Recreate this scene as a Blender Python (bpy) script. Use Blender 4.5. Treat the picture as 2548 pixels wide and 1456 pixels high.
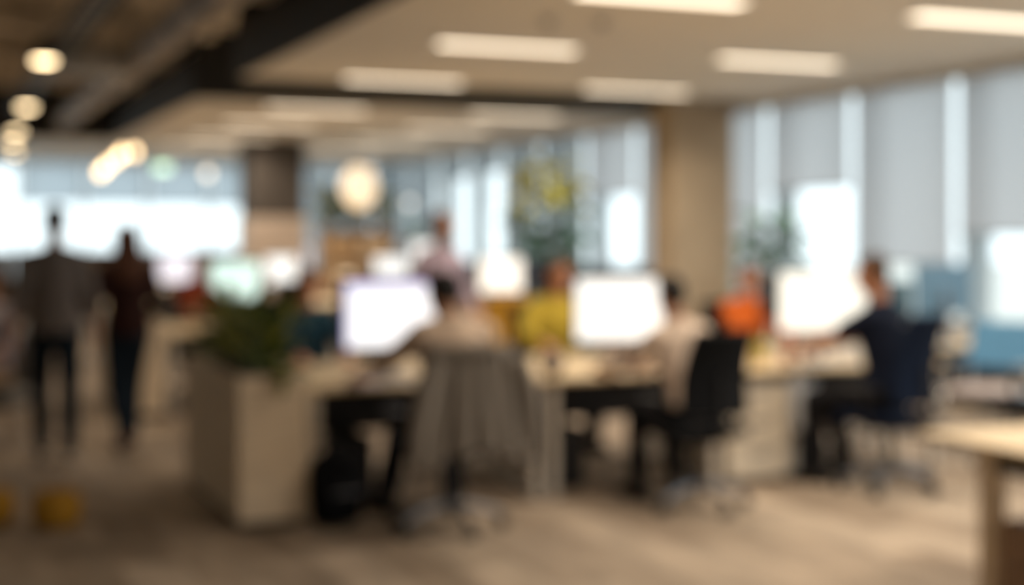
import bpy, bmesh, math, random
import numpy as np
from mathutils import Vector, Matrix, Quaternion

# ------------------------------------------------------------------ scene
for _o in list(bpy.data.objects):
    bpy.data.objects.remove(_o, do_unlink=True)
SC = bpy.context.scene
COL = SC.collection
R = math.radians
V = Vector

# ------------------------------------------------------------------ camera
# room axes: X towards the window wall, Y down the length of the office, Z up
cam_data = bpy.data.cameras.new('camera')
cam_data.sensor_fit = 'HORIZONTAL'
cam_data.sensor_width = 36.0
cam_data.lens = 36.0 * 3586.0 / 2548.0
cam_data.shift_y = -138.0 / 2548.0
cam_data.clip_start = 0.05
cam_data.clip_end = 2000.0
cam_data.dof.use_dof = True
cam_data.dof.focus_distance = 1.0        # the lens is focused on something close
cam_data.dof.aperture_fstop = 2.6
cam_data.dof.aperture_blades = 0
camera = bpy.data.objects.new('camera', cam_data)
camera.location = (0, 0, 1.6)
camera.rotation_euler = (R(90), 0, R(-22.345))
COL.objects.link(camera)
SC.camera = camera

# ------------------------------------------------------------------ light
SKY = 1.95
PANEL_W = 30.0
PANEL = 3.0
world = bpy.data.worlds.new('overcast_sky')
SC.world = world
world.use_nodes = True
_bg = world.node_tree.nodes['Background']
_bg.inputs['Color'].default_value = (0.86, 0.94, 1.0, 1)
_bg.inputs['Strength'].default_value = SKY
SC.view_settings.view_transform = 'Standard'
SC.view_settings.look = 'None'
SC.view_settings.gamma = 1.0
SC.view_settings.use_curve_mapping = False
SC.view_settings.exposure = 0.12
SC.cycles.max_bounces = 5
SC.cycles.diffuse_bounces = 3
SC.cycles.glossy_bounces = 2
SC.cycles.transmission_bounces = 2
SC.cycles.transparent_max_bounces = 6
SC.cycles.caustics_reflective = False
SC.cycles.caustics_refractive = False

# ------------------------------------------------------------------ materials
MATS = {}


def mat(name, rgb, rough=0.6, metal=0.0, var=0.10, scale=6.0, bump=0.0, bscale=60.0, stretch=(1, 1, 1), spec=0.4, emit=None, estr=0.0):
    if name in MATS:
        return MATS[name]
    m = bpy.data.materials.new(name)
    m.use_nodes = True
    nt = m.node_tree
    b = nt.nodes['Principled BSDF']
    b.inputs['Roughness'].default_value = rough
    b.inputs['Metallic'].default_value = metal
    b.inputs['Specular IOR Level'].default_value = spec
    tc = nt.nodes.new('ShaderNodeTexCoord')
    mp = nt.nodes.new('ShaderNodeMapping')
    mp.inputs['Scale'].default_value = stretch
    nt.links.new(tc.outputs['Object'], mp.inputs['Vector'])
    nz = nt.nodes.new('ShaderNodeTexNoise')
    nz.inputs['Scale'].default_value = scale
    nz.inputs['Detail'].default_value = 4
    nt.links.new(mp.outputs['Vector'], nz.inputs['Vector'])
    rp = nt.nodes.new('ShaderNodeValToRGB')
    rp.color_ramp.elements[0].position = 0.3
    rp.color_ramp.elements[1].position = 0.7
    rp.color_ramp.elements[0].color = tuple(max(0, c * (1 - var)) for c in rgb) + (1,)
    rp.color_ramp.elements[1].color = tuple(min(1, c * (1 + var)) for c in rgb) + (1,)
    nt.links.new(nz.outputs['Fac'], rp.inputs['Fac'])
    nt.links.new(rp.outputs['Color'], b.inputs['Base Color'])
    if bump > 0:
        n2 = nt.nodes.new('ShaderNodeTexNoise')
        n2.inputs['Scale'].default_value = bscale
        nt.links.new(mp.outputs['Vector'], n2.inputs['Vector'])
        bp = nt.nodes.new('ShaderNodeBump')
        bp.inputs['Strength'].default_value = bump
        bp.inputs['Distance'].default_value = 0.004
        nt.links.new(n2.outputs['Fac'], bp.inputs['Height'])
        nt.links.new(bp.outputs['Normal'], b.inputs['Normal'])
    if emit:
        b.inputs['Emission Color'].default_value = tuple(emit) + (1,)
        b.inputs['Emission Strength'].default_value = estr
    MATS[name] = m
    return m


def wood(name, rgb, rough=0.45):
    return mat(name, rgb, rough, var=0.14, scale=5, stretch=(1, 9, 9), bump=0.08, bscale=30)


def carpet():
    m = bpy.data.materials.new('carpet_planks')
    m.use_nodes = True
    nt = m.node_tree
    b = nt.nodes['Principled BSDF']
    b.inputs['Roughness'].default_value = 0.75
    b.inputs['Specular IOR Level'].default_value = 0.35
    tc = nt.nodes.new('ShaderNodeTexCoord')
    mp = nt.nodes.new('ShaderNodeMapping')
    mp.inputs['Rotation'].default_value = (0, 0, R(90))
    nt.links.new(tc.outputs['Object'], mp.inputs['Vector'])
    br = nt.nodes.new('ShaderNodeTexBrick')
    br.inputs['Scale'].default_value = 1.0
    br.inputs['Brick Width'].default_value = 1.2
    br.inputs['Row Height'].default_value = 0.3
    br.inputs['Mortar Size'].default_value = 0.002
    br.inputs['Color1'].default_value = (0.255, 0.19, 0.135, 1)
    br.inputs['Color2'].default_value = (0.53, 0.43, 0.33, 1)
    br.inputs['Mortar'].default_value = (0.3, 0.25, 0.19, 1)
    nt.links.new(mp.outputs['Vector'], br.inputs['Vector'])
    nz = nt.nodes.new('ShaderNodeTexNoise')
    nz.inputs['Scale'].default_value = 3.0
    nz.inputs['Detail'].default_value = 6
    mp2 = nt.nodes.new('ShaderNodeMapping')
    mp2.inputs['Scale'].default_value = (2.0, 0.5, 1)
    nt.links.new(tc.outputs['Object'], mp2.inputs['Vector'])
    nt.links.new(mp2.outputs['Vector'], nz.inputs['Vector'])
    rp = nt.nodes.new('ShaderNodeValToRGB')
    rp.color_ramp.elements[0].position = 0.3
    rp.color_ramp.elements[1].position = 0.7
    rp.color_ramp.elements[0].color = (0.72, 0.72, 0.72, 1)
    rp.color_ramp.elements[1].color = (1.15, 1.15, 1.15, 1)
    nt.links.new(nz.outputs['Fac'], rp.inputs['Fac'])
    mx = nt.nodes.new('ShaderNodeMix')
    mx.data_type = 'RGBA'
    mx.blend_type = 'MULTIPLY'
    mx.inputs['Factor'].default_value = 1.0
    nt.links.new(br.outputs['Color'], mx.inputs['A'])
    nt.links.new(rp.outputs['Color'], mx.inputs['B'])
    nt.links.new(mx.outputs['Result'], b.inputs['Base Color'])
    n3 = nt.nodes.new('ShaderNodeTexNoise')
    n3.inputs['Scale'].default_value = 250
    nt.links.new(tc.outputs['Object'], n3.inputs['Vector'])
    bp = nt.nodes.new('ShaderNodeBump')
    bp.inputs['Strength'].default_value = 0.25
    bp.inputs['Distance'].default_value = 0.004
    nt.links.new(n3.outputs['Fac'], bp.inputs['Height'])
    nt.links.new(bp.outputs['Normal'], b.inputs['Normal'])
    return m


def glass_mat():
    m = bpy.data.materials.new('window_glass')
    m.use_nodes = True
    nt = m.node_tree
    nt.nodes.clear()
    out = nt.nodes.new('ShaderNodeOutputMaterial')
    tr = nt.nodes.new('ShaderNodeBsdfTransparent')
    tr.inputs['Color'].default_value = (0.94, 0.97, 0.96, 1)
    gl = nt.nodes.new('ShaderNodeBsdfGlossy')
    gl.inputs['Roughness'].default_value = 0.02
    lw = nt.nodes.new('ShaderNodeLayerWeight')
    fr = nt.nodes.new('ShaderNodeMath')
    fr.operation = 'POWER'
    fr.inputs[1].default_value = 5.0
    nt.links.new(lw.outputs['Facing'], fr.inputs[0])
    fm = nt.nodes.new('ShaderNodeMath')
    fm.operation = 'MULTIPLY_ADD'
    fm.inputs[1].default_value = 0.6
    fm.inputs[2].default_value = 0.03
    nt.links.new(fr.outputs[0], fm.inputs[0])
    mx = nt.nodes.new('ShaderNodeMixShader')
    nt.links.new(fm.outputs[0], mx.inputs['Fac'])
    nt.links.new(tr.outputs['BSDF'], mx.inputs[1])
    nt.links.new(gl.outputs['BSDF'], mx.inputs[2])
    nt.links.new(mx.outputs['Shader'], out.inputs['Surface'])
    return m


def blind_mat(name, rgb, open_=0.035, trans=0.5, tint=0.1):
    m = bpy.data.materials.new(name)
    m.use_nodes = True
    nt = m.node_tree
    nt.nodes.clear()
    out = nt.nodes.new('ShaderNodeOutputMaterial')
    tc = nt.nodes.new('ShaderNodeTexCoord')
    nz = nt.nodes.new('ShaderNodeTexNoise')
    nz.inputs['Scale'].default_value = 1.5
    nt.links.new(tc.outputs['Object'], nz.inputs['Vector'])
    rp = nt.nodes.new('ShaderNodeValToRGB')
    rp.color_ramp.elements[0].color = tuple(c * 0.9 for c in rgb) + (1,)
    rp.color_ramp.elements[1].color = tuple(c * 1.1 for c in rgb) + (1,)
    nt.links.new(nz.outputs['Fac'], rp.inputs['Fac'])
    di = nt.nodes.new('ShaderNodeBsdfDiffuse')
    tl = nt.nodes.new('ShaderNodeBsdfTranslucent')
    tr = nt.nodes.new('ShaderNodeBsdfTransparent')
    nt.links.new(rp.outputs['Color'], di.inputs['Color'])
    tl.inputs['Color'].default_value = tuple(c / max(rgb) * tint for c in rgb) + (1,)
    m1 = nt.nodes.new('ShaderNodeMixShader')
    m1.inputs['Fac'].default_value = trans
    m2 = nt.nodes.new('ShaderNodeMixShader')
    m2.inputs['Fac'].default_value = open_
    nt.links.new(di.outputs['BSDF'], m1.inputs[1])
    nt.links.new(tl.outputs['BSDF'], m1.inputs[2])
    nt.links.new(m1.outputs['Shader'], m2.inputs[1])
    nt.links.new(tr.outputs['BSDF'], m2.inputs[2])
    nt.links.new(m2.outputs['Shader'], out.inputs['Surface'])
    return m


def emit_mat(name, rgb, strength):
    if name in MATS:
        return MATS[name]
    m = bpy.data.materials.new(name)
    m.use_nodes = True
    nt = m.node_tree
    b = nt.nodes['Principled BSDF']
    b.inputs['Base Color'].default_value = (0.8, 0.8, 0.8, 1)
    b.inputs['Roughness'].default_value = 0.4
    b.inputs['Emission Color'].default_value = tuple(rgb) + (1,)
    b.inputs['Emission Strength'].default_value = strength
    MATS[name] = m
    return m


GLASS = glass_mat()
CARPET = carpet()
BLIND = blind_mat('blind_fabric_grey', (0.30, 0.295, 0.305), 0.07, 0.5, 0.68)
BLINDF = blind_mat('blind_fabric_blue_grey', (0.26, 0.29, 0.315), 0.05, 0.5, 0.40)
BLINDB = blind_mat('blind_fabric_pale_blue', (0.30, 0.335, 0.365), 0.05, 0.5, 0.75)
WHITE = mat('painted_white', (0.78, 0.76, 0.72), 0.7, var=0.03)
CEIL = mat('ceiling_board', (0.72, 0.675, 0.61), 0.85, var=0.03, scale=2)
SLAB = mat('exposed_slab', (0.80, 0.71, 0.59), 0.9, var=0.2, scale=1.2, bump=0.3, bscale=9)
BLACKP = mat('black_paint', (0.012, 0.012, 0.011), 0.7, var=0.1)
DARKST = mat('dark_steel', (0.05, 0.045, 0.04), 0.5, metal=0.3)
DUCTP = mat('duct_paint', (0.42, 0.36, 0.29), 0.6, var=0.15)
GALV = mat('galvanised_steel', (0.33, 0.32, 0.31), 0.5, metal=0.55, var=0.15, scale=9)
ALU = mat('window_aluminium', (0.24, 0.26, 0.28), 0.45, metal=0.3, var=0.05)
OAK = wood('light_oak', (0.80, 0.64, 0.42))
OAKD = wood('warm_oak', (0.50, 0.33, 0.19))
BOXWOOD = wood('planter_laminate', (0.82, 0.69, 0.52), 0.6)
PEDM = mat('cream_metal', (0.86, 0.79, 0.67), 0.5, var=0.04)
WHITEM = mat('white_metal', (0.72, 0.68, 0.62), 0.4, var=0.04)
BLACKPL = mat('black_plastic', (0.009, 0.009, 0.011), 0.5, var=0.1)
BLACKFAB = mat('black_fabric', (0.007, 0.008, 0.010), 0.9, spec=0.12, var=0.2, scale=40, bump=0.2)
NAVYFAB = mat('navy_fabric', (0.006, 0.012, 0.030), 0.9, spec=0.12, var=0.2, scale=40, bump=0.2)
DBLUEFAB = mat('dark_blue_fabric', (0.015, 0.026, 0.045), 0.9, spec=0.12, var=0.2, scale=40, bump=0.2)
YELFAB = mat('yellow_fabric', (0.68, 0.36, 0.04), 0.9, var=0.15, scale=40, bump=0.2)
MUSTFAB = mat('mustard_pouf_fabric', (0.50, 0.27, 0.03), 0.9, var=0.15, scale=40, bump=0.2)
BLUEFAB = mat('light_blue_fabric', (0.12, 0.32, 0.55), 0.9, var=0.15, scale=40, bump=0.2)
GREYFAB = mat('grey_fabric', (0.17, 0.16, 0.15), 0.9, var=0.2, scale=40, bump=0.2)
CHROME = mat('chrome', (0.75, 0.78, 0.82), 0.12, metal=1.0, var=0.03)
GREYAL = mat('grey_aluminium', (0.22, 0.23, 0.26), 0.35, metal=0.6, var=0.05)
BLUEGREY = mat('blue_grey_casing', (0.13, 0.25, 0.37), 0.45, var=0.06)
COATM = mat('grey_brown_wool', (0.25, 0.225, 0.20), 0.95, var=0.18, scale=14, bump=0.3, bscale=200, stretch=(6, 6, 0.5))
SOIL = mat('potting_soil', (0.03, 0.02, 0.012), 0.95, var=0.3, scale=30, bump=0.5)
TERRA = mat('grey_ceramic', (0.35, 0.34, 0.32), 0.5, var=0.06)
LEAFD = mat('leaf_dark_green', (0.05, 0.10, 0.015), 0.5, var=0.35, scale=5)
LEAFO = mat('leaf_olive', (0.26, 0.25, 0.03), 0.5, var=0.35, scale=5)
LEAFB = mat('leaf_blue_green', (0.03, 0.13, 0.06), 0.5, var=0.3, scale=5)
LEAFY = mat('leaf_yellow_green', (0.72, 0.70, 0.13), 0.5, var=0.15, scale=5)
STEM = mat('plant_stem', (0.12, 0.09, 0.045), 0.8)
WARMB = emit_mat('warm_bulb', (1.0, 0.74, 0.42), 9.0)
EYEW = mat('eye_white', (0.75, 0.72, 0.68), 0.2, var=0.02)
EYED = mat('eye_iris', (0.02, 0.012, 0.008), 0.2)


# ------------------------------------------------------------------ mesh helpers
class MB:
    """collects shapes in one bmesh; build() links them as one mesh object"""

    def __init__(s):
        s.bm = bmesh.new()

    def _xf(s, verts, M):
        bmesh.ops.transform(s.bm, matrix=M, verts=verts)

    def box(s, c, d, bev=0.0, rot=None, seg=1):
        g = bmesh.ops.create_cube(s.bm, size=1.0)
        vs = g['verts']
        s._xf(vs, Matrix.Diagonal((d[0], d[1], d[2], 1)))
        if bev > 0:
            es = list({e for v in vs for e in v.link_edges})
            rr = bmesh.ops.bevel(s.bm, geom=es + vs, offset=min(bev, 0.49 * min(d)), segments=seg, profile=0.5, affect='EDGES')
            vs = list({v for f in rr['faces'] for v in f.verts} | {v for v in vs if v.is_valid})
        M = Matrix.Translation(V(c))
        if rot is not None:
            M = M @ rot.to_4x4()
        s._xf(vs, M)
        return s

    def span(s, a, b, bev=0.0, seg=1):
        a, b = V(a), V(b)
        return s.box((a + b) / 2, b - a, bev, None, seg)

    def cyl(s, p0, p1, r0, r1=None, n=16):
        p0, p1 = V(p0), V(p1)
        r1 = r0 if r1 is None else r1
        L = (p1 - p0).length
        g = bmesh.ops.create_cone(s.bm, cap_ends=True, segments=n, radius1=max(r0, 1e-5), radius2=max(r1, 1e-5), depth=L)
        q = V((0, 0, 1)).rotation_difference((p1 - p0).normalized())
        s._xf(g['verts'], Matrix.Translation((p0 + p1) / 2) @ q.to_matrix().to_4x4())
        return s

    def ell(s, c, r, rot=None, u=16, v=10):
        c = V(c)
        rot = rot or Matrix.Identity(3)

        def pt(i, j):
            th, ph = math.pi * i / v, 2 * math.pi * j / u
            return s.bm.verts.new(c + rot @ V((r[0] * math.sin(th) * math.cos(ph), r[1] * math.sin(th) * math.sin(ph), r[2] * math.cos(th))))
        top, bot = pt(0, 0), pt(v, 0)
        rows = [[pt(i, j) for j in range(u)] for i in range(1, v)]
        fn = s.bm.faces.new
        for j in range(u):
            k = (j + 1) % u
            fn((top, rows[0][j], rows[0][k]))
            fn((bot, rows[-1][k], rows[-1][j]))
            for a, b in zip(rows[:-1], rows[1:]):
                fn((a[j], b[j], b[k], a[k]))
        return s

    def cap(s, p0, r0, p1, r1, n=14):
        s.ell(p0, (r0,) * 3, u=n, v=8)
        s.ell(p1, (r1,) * 3, u=n, v=8)
        if (V(p1) - V(p0)).length > 1e-4:
            s.cyl(p0, p1, r0, r1, n)
        return s

    def rings(s, rings, closed_ends=True):
        vs = [[s.bm.verts.new(p) for p in ring] for ring in rings]
        n = len(vs[0])
        for a, b in zip(vs[:-1], vs[1:]):
            for i in range(n):
                s.bm.faces.new((a[i], a[(i + 1) % n], b[(i + 1) % n], b[i]))
        if closed_ends:
            s.bm.faces.new(list(reversed(vs[0])))
            s.bm.faces.new(vs[-1])
        return s

    def tube(s, pts, r, n=10):
        pts = [V(p) for p in pts]
        rs = r if isinstance(r, (list, tuple)) else [r] * len(pts)
        rings = []
        up = None
        for i, p in enumerate(pts):
            t = (pts[min(i + 1, len(pts) - 1)] - pts[max(i - 1, 0)]).normalized()
            if up is None:
                up = t.orthogonal().normalized()
            up = (up - t * up.dot(t))
            up = up.normalized() if up.length > 1e-6 else t.orthogonal().normalized()
            w = t.cross(up)
            rings.append([p + (up * math.cos(2 * math.pi * k / n) + w * math.sin(2 * math.pi * k / n)) * rs[i] for k in range(n)])
        return s.rings(rings)

    def lathe(s, prof, c=(0, 0, 0), n=24):
        c = V(c)
        rings = [[c + V((r * math.cos(2 * math.pi * k / n), r * math.sin(2 * math.pi * k / n), z)) for k in range(n)] for r, z in prof]
        return s.rings(rings)

    def sheet(s, fn, nu, nv, thick=0.0):
        """grid surface fn(u, v) -> point, given thickness along its normal"""
        P = [[V(fn(i / nu, j / nv)) for j in range(nv + 1)] for i in range(nu + 1)]
        if thick <= 0:
            vs = [[s.bm.verts.new(p) for p in row] for row in P]
            for i in range(nu):
                for j in range(nv):
                    s.bm.faces.new((vs[i][j], vs[i + 1][j], vs[i + 1][j + 1], vs[i][j + 1]))
            return s
        N = [[None] * (nv + 1) for _ in range(nu + 1)]
        for i in range(nu + 1):
            for j in range(nv + 1):
                du = P[min(i + 1, nu)][j] - P[max(i - 1, 0)][j]
                dv = P[i][min(j + 1, nv)] - P[i][max(j - 1, 0)]
                N[i][j] = du.cross(dv).normalized()
        A = [[s.bm.verts.new(P[i][j] + N[i][j] * thick / 2) for j in range(nv + 1)] for i in range(nu + 1)]
        B = [[s.bm.verts.new(P[i][j] - N[i][j] * thick / 2) for j in range(nv + 1)] for i in range(nu + 1)]
        for i in range(nu):
            for j in range(nv):
                s.bm.faces.new((A[i][j], A[i + 1][j], A[i + 1][j + 1], A[i][j + 1]))
                s.bm.faces.new((B[i][j + 1], B[i + 1][j + 1], B[i + 1][j], B[i][j]))
        for i in range(nu):
            s.bm.faces.new((A[i][0], B[i][0], B[i + 1][0], A[i + 1][0]))
            s.bm.faces.new((A[i + 1][nv], B[i + 1][nv], B[i][nv], A[i][nv]))
        for j in range(nv):
            s.bm.faces.new((A[0][j + 1], B[0][j + 1], B[0][j], A[0][j]))
            s.bm.faces.new((A[nu][j], B[nu][j], B[nu][j + 1], A[nu][j + 1]))
        return s

    def mesh(s, name, fix=False):
        if fix:
            bmesh.ops.recalc_face_normals(s.bm, faces=s.bm.faces)
        me = bpy.data.meshes.new(name)
        s.bm.to_mesh(me)
        s.bm.free()
        return me

    def build(s, name, material, parent=None, smooth=True, angle=40, fix=True):
        me = s.mesh(name, fix)
        if smooth:
            me.polygons.foreach_set('use_smooth', [True] * len(me.polygons))
            me.set_sharp_from_angle(angle=R(angle))
        return link(name, me, material, parent)


def link(name, me, material, parent=None):
    o = bpy.data.objects.new(name, me)
    if material is not None:
        me.materials.append(material)
    COL.objects.link(o)
    if parent is not None:
        o.parent = parent
    return o


def tag(o, label=None, cat=None, group=None, kind=None):
    if label:
        o['label'] = label
    if cat:
        o['category'] = cat
    if group:
        o['group'] = group
    if kind:
        o['kind'] = kind
    return o


def thing(name, label, cat, loc=(0, 0, 0), rz=0.0, group=None, kind=None):
    o = bpy.data.objects.new(name, None)
    o.empty_display_size = 0.1
    COL.objects.link(o)
    o.location = loc
    o.rotation_euler = (0, 0, rz)
    return tag(o, label, cat, group, kind)


def kids(o):
    return list(o.children)


def dup(o, loc=None, rz=None, label=None, group=None, parent=None):
    c = o.copy()
    COL.objects.link(c)
    if parent is not None:
        c.parent = parent
    if loc is not None:
        c.location = loc
    if rz is not None:
        c.rotation_euler = (0, 0, rz)
    if label:
        c['label'] = label
    if group:
        c['group'] = group
    for ch in kids(o):
        dup(ch, parent=c)
    return c


def struct(name, mb, m, parent=None, label=None):
    o = mb.build(name, m, parent)
    if parent is None:
        o['kind'] = 'structure'
        if label:
            o['label'] = label
    return o


# ------------------------------------------------------------------ the room shell
XW, YB, XL, YF = 9.05, 30.0, -4.5, -3.0
CZ = 3.2
EX = 2.95                       # edge of the dropped ceiling
struct('floor', MB().span((XL, YF, -0.15), (XW + 0.3, YB + 0.3, 0.0)), CARPET, label='brown carpet plank floor of the open office')
struct('ceiling', MB().span((EX, YF, CZ), (XW, 14.45, CZ + 0.05)), CEIL, label='cream dropped ceiling above the front desks')
struct('ceiling_far', MB().span((EX, 16.8, CZ), (XW, YB, CZ + 0.05)), CEIL, label='cream dropped ceiling above the rear desks')
struct('ceiling_far_side', MB().span((XL, 24.5, CZ), (EX - 0.03, YB, CZ + 0.05)), CEIL, label='cream dropped ceiling at the far end of the walkway')
struct('ceiling_slab', MB().span((XL, YF, 4.0), (XW + 0.3, YB + 0.3, 4.2)), SLAB, label='brown exposed slab above the walkway')
struct('trim_1', MB().span((EX - 0.03, YF, CZ - 0.01), (EX, 14.45, 3.75)), BLACKP, label='black fascia along the edge of the dropped ceiling')
struct('trim_2', MB().span((EX - 0.03, 16.8, CZ - 0.01), (EX, 24.47, 3.75)), BLACKP, label='black fascia along the rear dropped ceiling')
struct('trim_3', MB().span((XL, 24.44, CZ - 0.01), (EX, 24.5, 4.0)), BLACKP, label='black fascia across the walkway')
struct('trim_4', MB().span((EX, 14.45, CZ), (XW, 14.5, 4.0)), BLACKP, label='black near side of the ceiling slot')
struct('trim_5', MB().span((EX, 16.75, CZ), (XW, 16.8, 4.0)), BLACKP, label='black far side of the ceiling slot')
struct('wall_left', MB().span((XL - 0.2, YF, -0.15), (XL, YB + 0.3, 4.2)), WHITE)
struct('wall_front', MB().span((XL, YF - 0.2, -0.15), (XW + 0.3, YF, 4.2)), WHITE)
struct('baseboard_left', MB().span((XL, YF, 0), (XL + 0.02, YB, 0.1)), DARKST)
SILL = 0.75
struct('wall_right', MB().span((XW, YF, 0.0), (XW + 0.25, YB + 0.3, SILL)), WHITE, label='low white wall under the side windows')
struct('wall_right_header', MB().span((XW, YF, CZ - 0.04), (XW + 0.25, YB + 0.3, 4.0)), WHITE)
struct('wall_back', MB().span((XL, YB, 0.0), (XW, YB + 0.25, SILL)), WHITE, label='low white wall under the far windows')
struct('wall_back_header', MB().span((XL, YB, CZ - 0.04), (XW, YB + 0.25, 4.0)), WHITE)
struct('baseboard_right', MB().span((XW - 0.02, YF, 0), (XW, YB, 0.1)), DARKST)
# ------------------------------------------------------------------ windows and blinds
WIN_N = [0]
FINM = mat('window_fin', (0.42, 0.45, 0.47), 0.6, var=0.04)


def window(p, axis, w, z0=SILL, z1=CZ - 0.04):
    """one bay of glazing starting at p and running along the wall"""
    WIN_N[0] += 1
    t = thing('window_%d' % WIN_N[0], None, None, p, 0.0 if axis == 'x' else R(90), kind='structure')
    f = MB()
    fw, dp = 0.025, 0.09
    f.span((0, 0.04, z0), (fw, 0.04 + dp, z1)).span((w - fw, 0.04, z0), (w, 0.04 + dp, z1))
    f.span((fw, 0.04, z0), (w - fw, 0.04 + dp, z0 + 0.05)).span((fw, 0.04, z1 - 0.05), (w - fw, 0.04 + dp, z1))
    f.build('window_frame', ALU, t)
    # a deep fin outside the far jamb of the bay
    if axis == 'y':
        MB().span((w - 0.02, -0.20, z0), (w, 0.04, z1)).build('fin', FINM, t)
    MB().span((fw, 0.08, z0 + 0.05), (w - fw, 0.088, z1 - 0.05)).build('pane', GLASS, t)
    return t


def blind(p, axis, w, zb, material, label, ztop=CZ - 0.05, slack=0.0):
    t = thing('roller_blind', label, 'roller blind', p, 0.0 if axis == 'x' else R(90))
    MB().cyl((0.05, -0.045, ztop - 0.035), (w - 0.05, -0.045, ztop - 0.035), 0.028, n=14).build('roller_tube', WHITEM, t)
    a, b = 0.042, w - 0.042
    MB().sheet(lambda u, v: (a + (b - a) * u, -0.02 + 0.004 * math.sin(9 * u + 3 * v), zb + 0.02 + (ztop - 0.04 - zb - 0.02) * v), 10, 10).build('blind_fabric', material, t)
    MB().span((a, -0.028, zb), (b, -0.012, zb + 0.025), 0.004).build('bottom_bar', ALU, t)
    MB().tube([(b - 0.01, -0.06, ztop - 0.05), (b - 0.01, -0.062, max(zb - 0.15, 1.0))], 0.003, 6).build('pull_cord', WHITEM, t)
    return t


PITCH = 1.64
ORD = ['first', 'second', 'third', 'fourth', 'fifth', 'sixth', 'seventh', 'eighth', 'ninth', 'tenth', 'eleventh', 'twelfth', 'thirteenth']
# (start of bay, bottom of the blind, label); the wall runs to the far end
bays = []
y = 11.0 - 8 * PITCH
side_spec = {
    8: (1.33, 'grey roller blind drawn nearly to the sill beside the blue grey monitor'),
    7: (1.62, 'grey roller blind at the edge of the picture, ending above a bright strip of glass'),
    9: (2.12, 'grey roller blind half raised over the brightest side window, beside the pillar'),
    10: (0.82, 'grey roller blind drawn down directly beside the pillar, nearer side'),
    11: (0.9, 'grey roller blind partly hidden behind the square pillar'),
    12: (2.18, 'grey roller blind half raised just beyond the pillar, above the mustard sweater'),
    13: (0.82, 'grey roller blind drawn down behind the tall yellow green tree'),
    14: (0.85, 'grey roller blind drawn down just before the bright slim far window'),
    15: (2.72, 'grey roller blind rolled almost fully up over the slim bright far window'),
    16: (2.66, 'grey roller blind rolled up over the bay just past the slim bright far window'),
    17: (0.9, 'grey roller blind fourth from the far corner of the side wall'),
    18: (0.85, 'grey roller blind third from the far corner of the side wall'),
    19: (0.9, 'grey roller blind in the far corner of the side wall'),
}
k = 0
while y < YB - 0.2:
    w = min(PITCH, YB - y)
    t = window((XW + 0.22, y, 0), 'y', w)
    if k in side_spec:
        zb, lab = side_spec[k]
        blind((XW - 0.01, y, 0), 'y', w, zb, BLIND if k < 13 else BLINDF, lab)
    y += PITCH
    k += 1
struct('trim_6', MB().span((XW - 0.06, YF, SILL), (XW + 0.2, YB, SILL + 0.03), 0.005), WHITE, label='white sill along the side windows')

x = 0.55 - 1.25 * 4
xi = 0
back_spec = {4: (2.98, 'pale blue grey blind rolled right up over the far walkway window'),
             5: (2.28, 'blue grey blind half lowered behind the man walking in the grey shirt'),
             6: (2.27, 'blue grey blind half lowered behind the cluster of warm bulbs'),
             7: (2.26, 'blue grey blind half lowered above the long haired woman'),
             8: (2.24, 'blue grey blind half lowered next to the dark column'),
             9: (0.9, 'blue grey blind drawn down behind the dark column'),
             10: (0.9, 'blue grey blind drawn down in the far corner behind the paper lantern')}
while x < XW - 0.2:
    w = min(1.25, XW - x)
    window((x, YB + 0.02, 0), 'x', w)
    if xi in back_spec:
        zb, lab = back_spec[xi]
        blind((x, YB - 0.01, 0), 'x', w, zb, BLINDB if xi < 9 else BLINDF, lab)
    x += 1.25
    xi += 1

# pillar beside the windows and the dark column in the middle of the floor
PILL = mat('pillar_plaster', (0.52, 0.40, 0.27), 0.8, var=0.1, scale=2)
COLD = mat('dark_column_paint', (0.075, 0.062, 0.052), 0.8, var=0.1)
struct('pillar', MB().span((8.2, 15.0, 0), (9.05, 15.5, CZ), 0.01), PILL, label='square tan pillar between the side windows')
CLAD = wood('pale_cladding', (0.60, 0.49, 0.40), 0.6)
p = thing('column', 'dark square column with tan timber cladding round its foot', None, (5.42, 23.7, 0), kind='structure')
MB().span((-0.45, -0.45, 0), (0.45, 0.45, CZ), 0.01).build('shaft', COLD, p)
for i in range(6):
    MB().span((-0.47 + i * 0.157, -0.475, 0), (-0.47 + i * 0.157 + 0.152, -0.452, 1.92), 0.003).build('cladding_board', CLAD, p)
    MB().span((-0.475, -0.47 + i * 0.157, 0), (-0.452, -0.47 + i * 0.157 + 0.152, 1.92), 0.003).build('cladding_board', CLAD, p)

# ------------------------------------------------------------------ outside
struct('ground', MB().span((12, -150, -14.2), (700, 700, -14)), mat('pale_paving', (0.64, 0.61, 0.56), 0.9), label='pale ground far below the windows')
# ------------------------------------------------------------------ ceiling fittings
DIFF = emit_mat('panel_diffuser', (1.0, 0.83, 0.62), PANEL)


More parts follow.
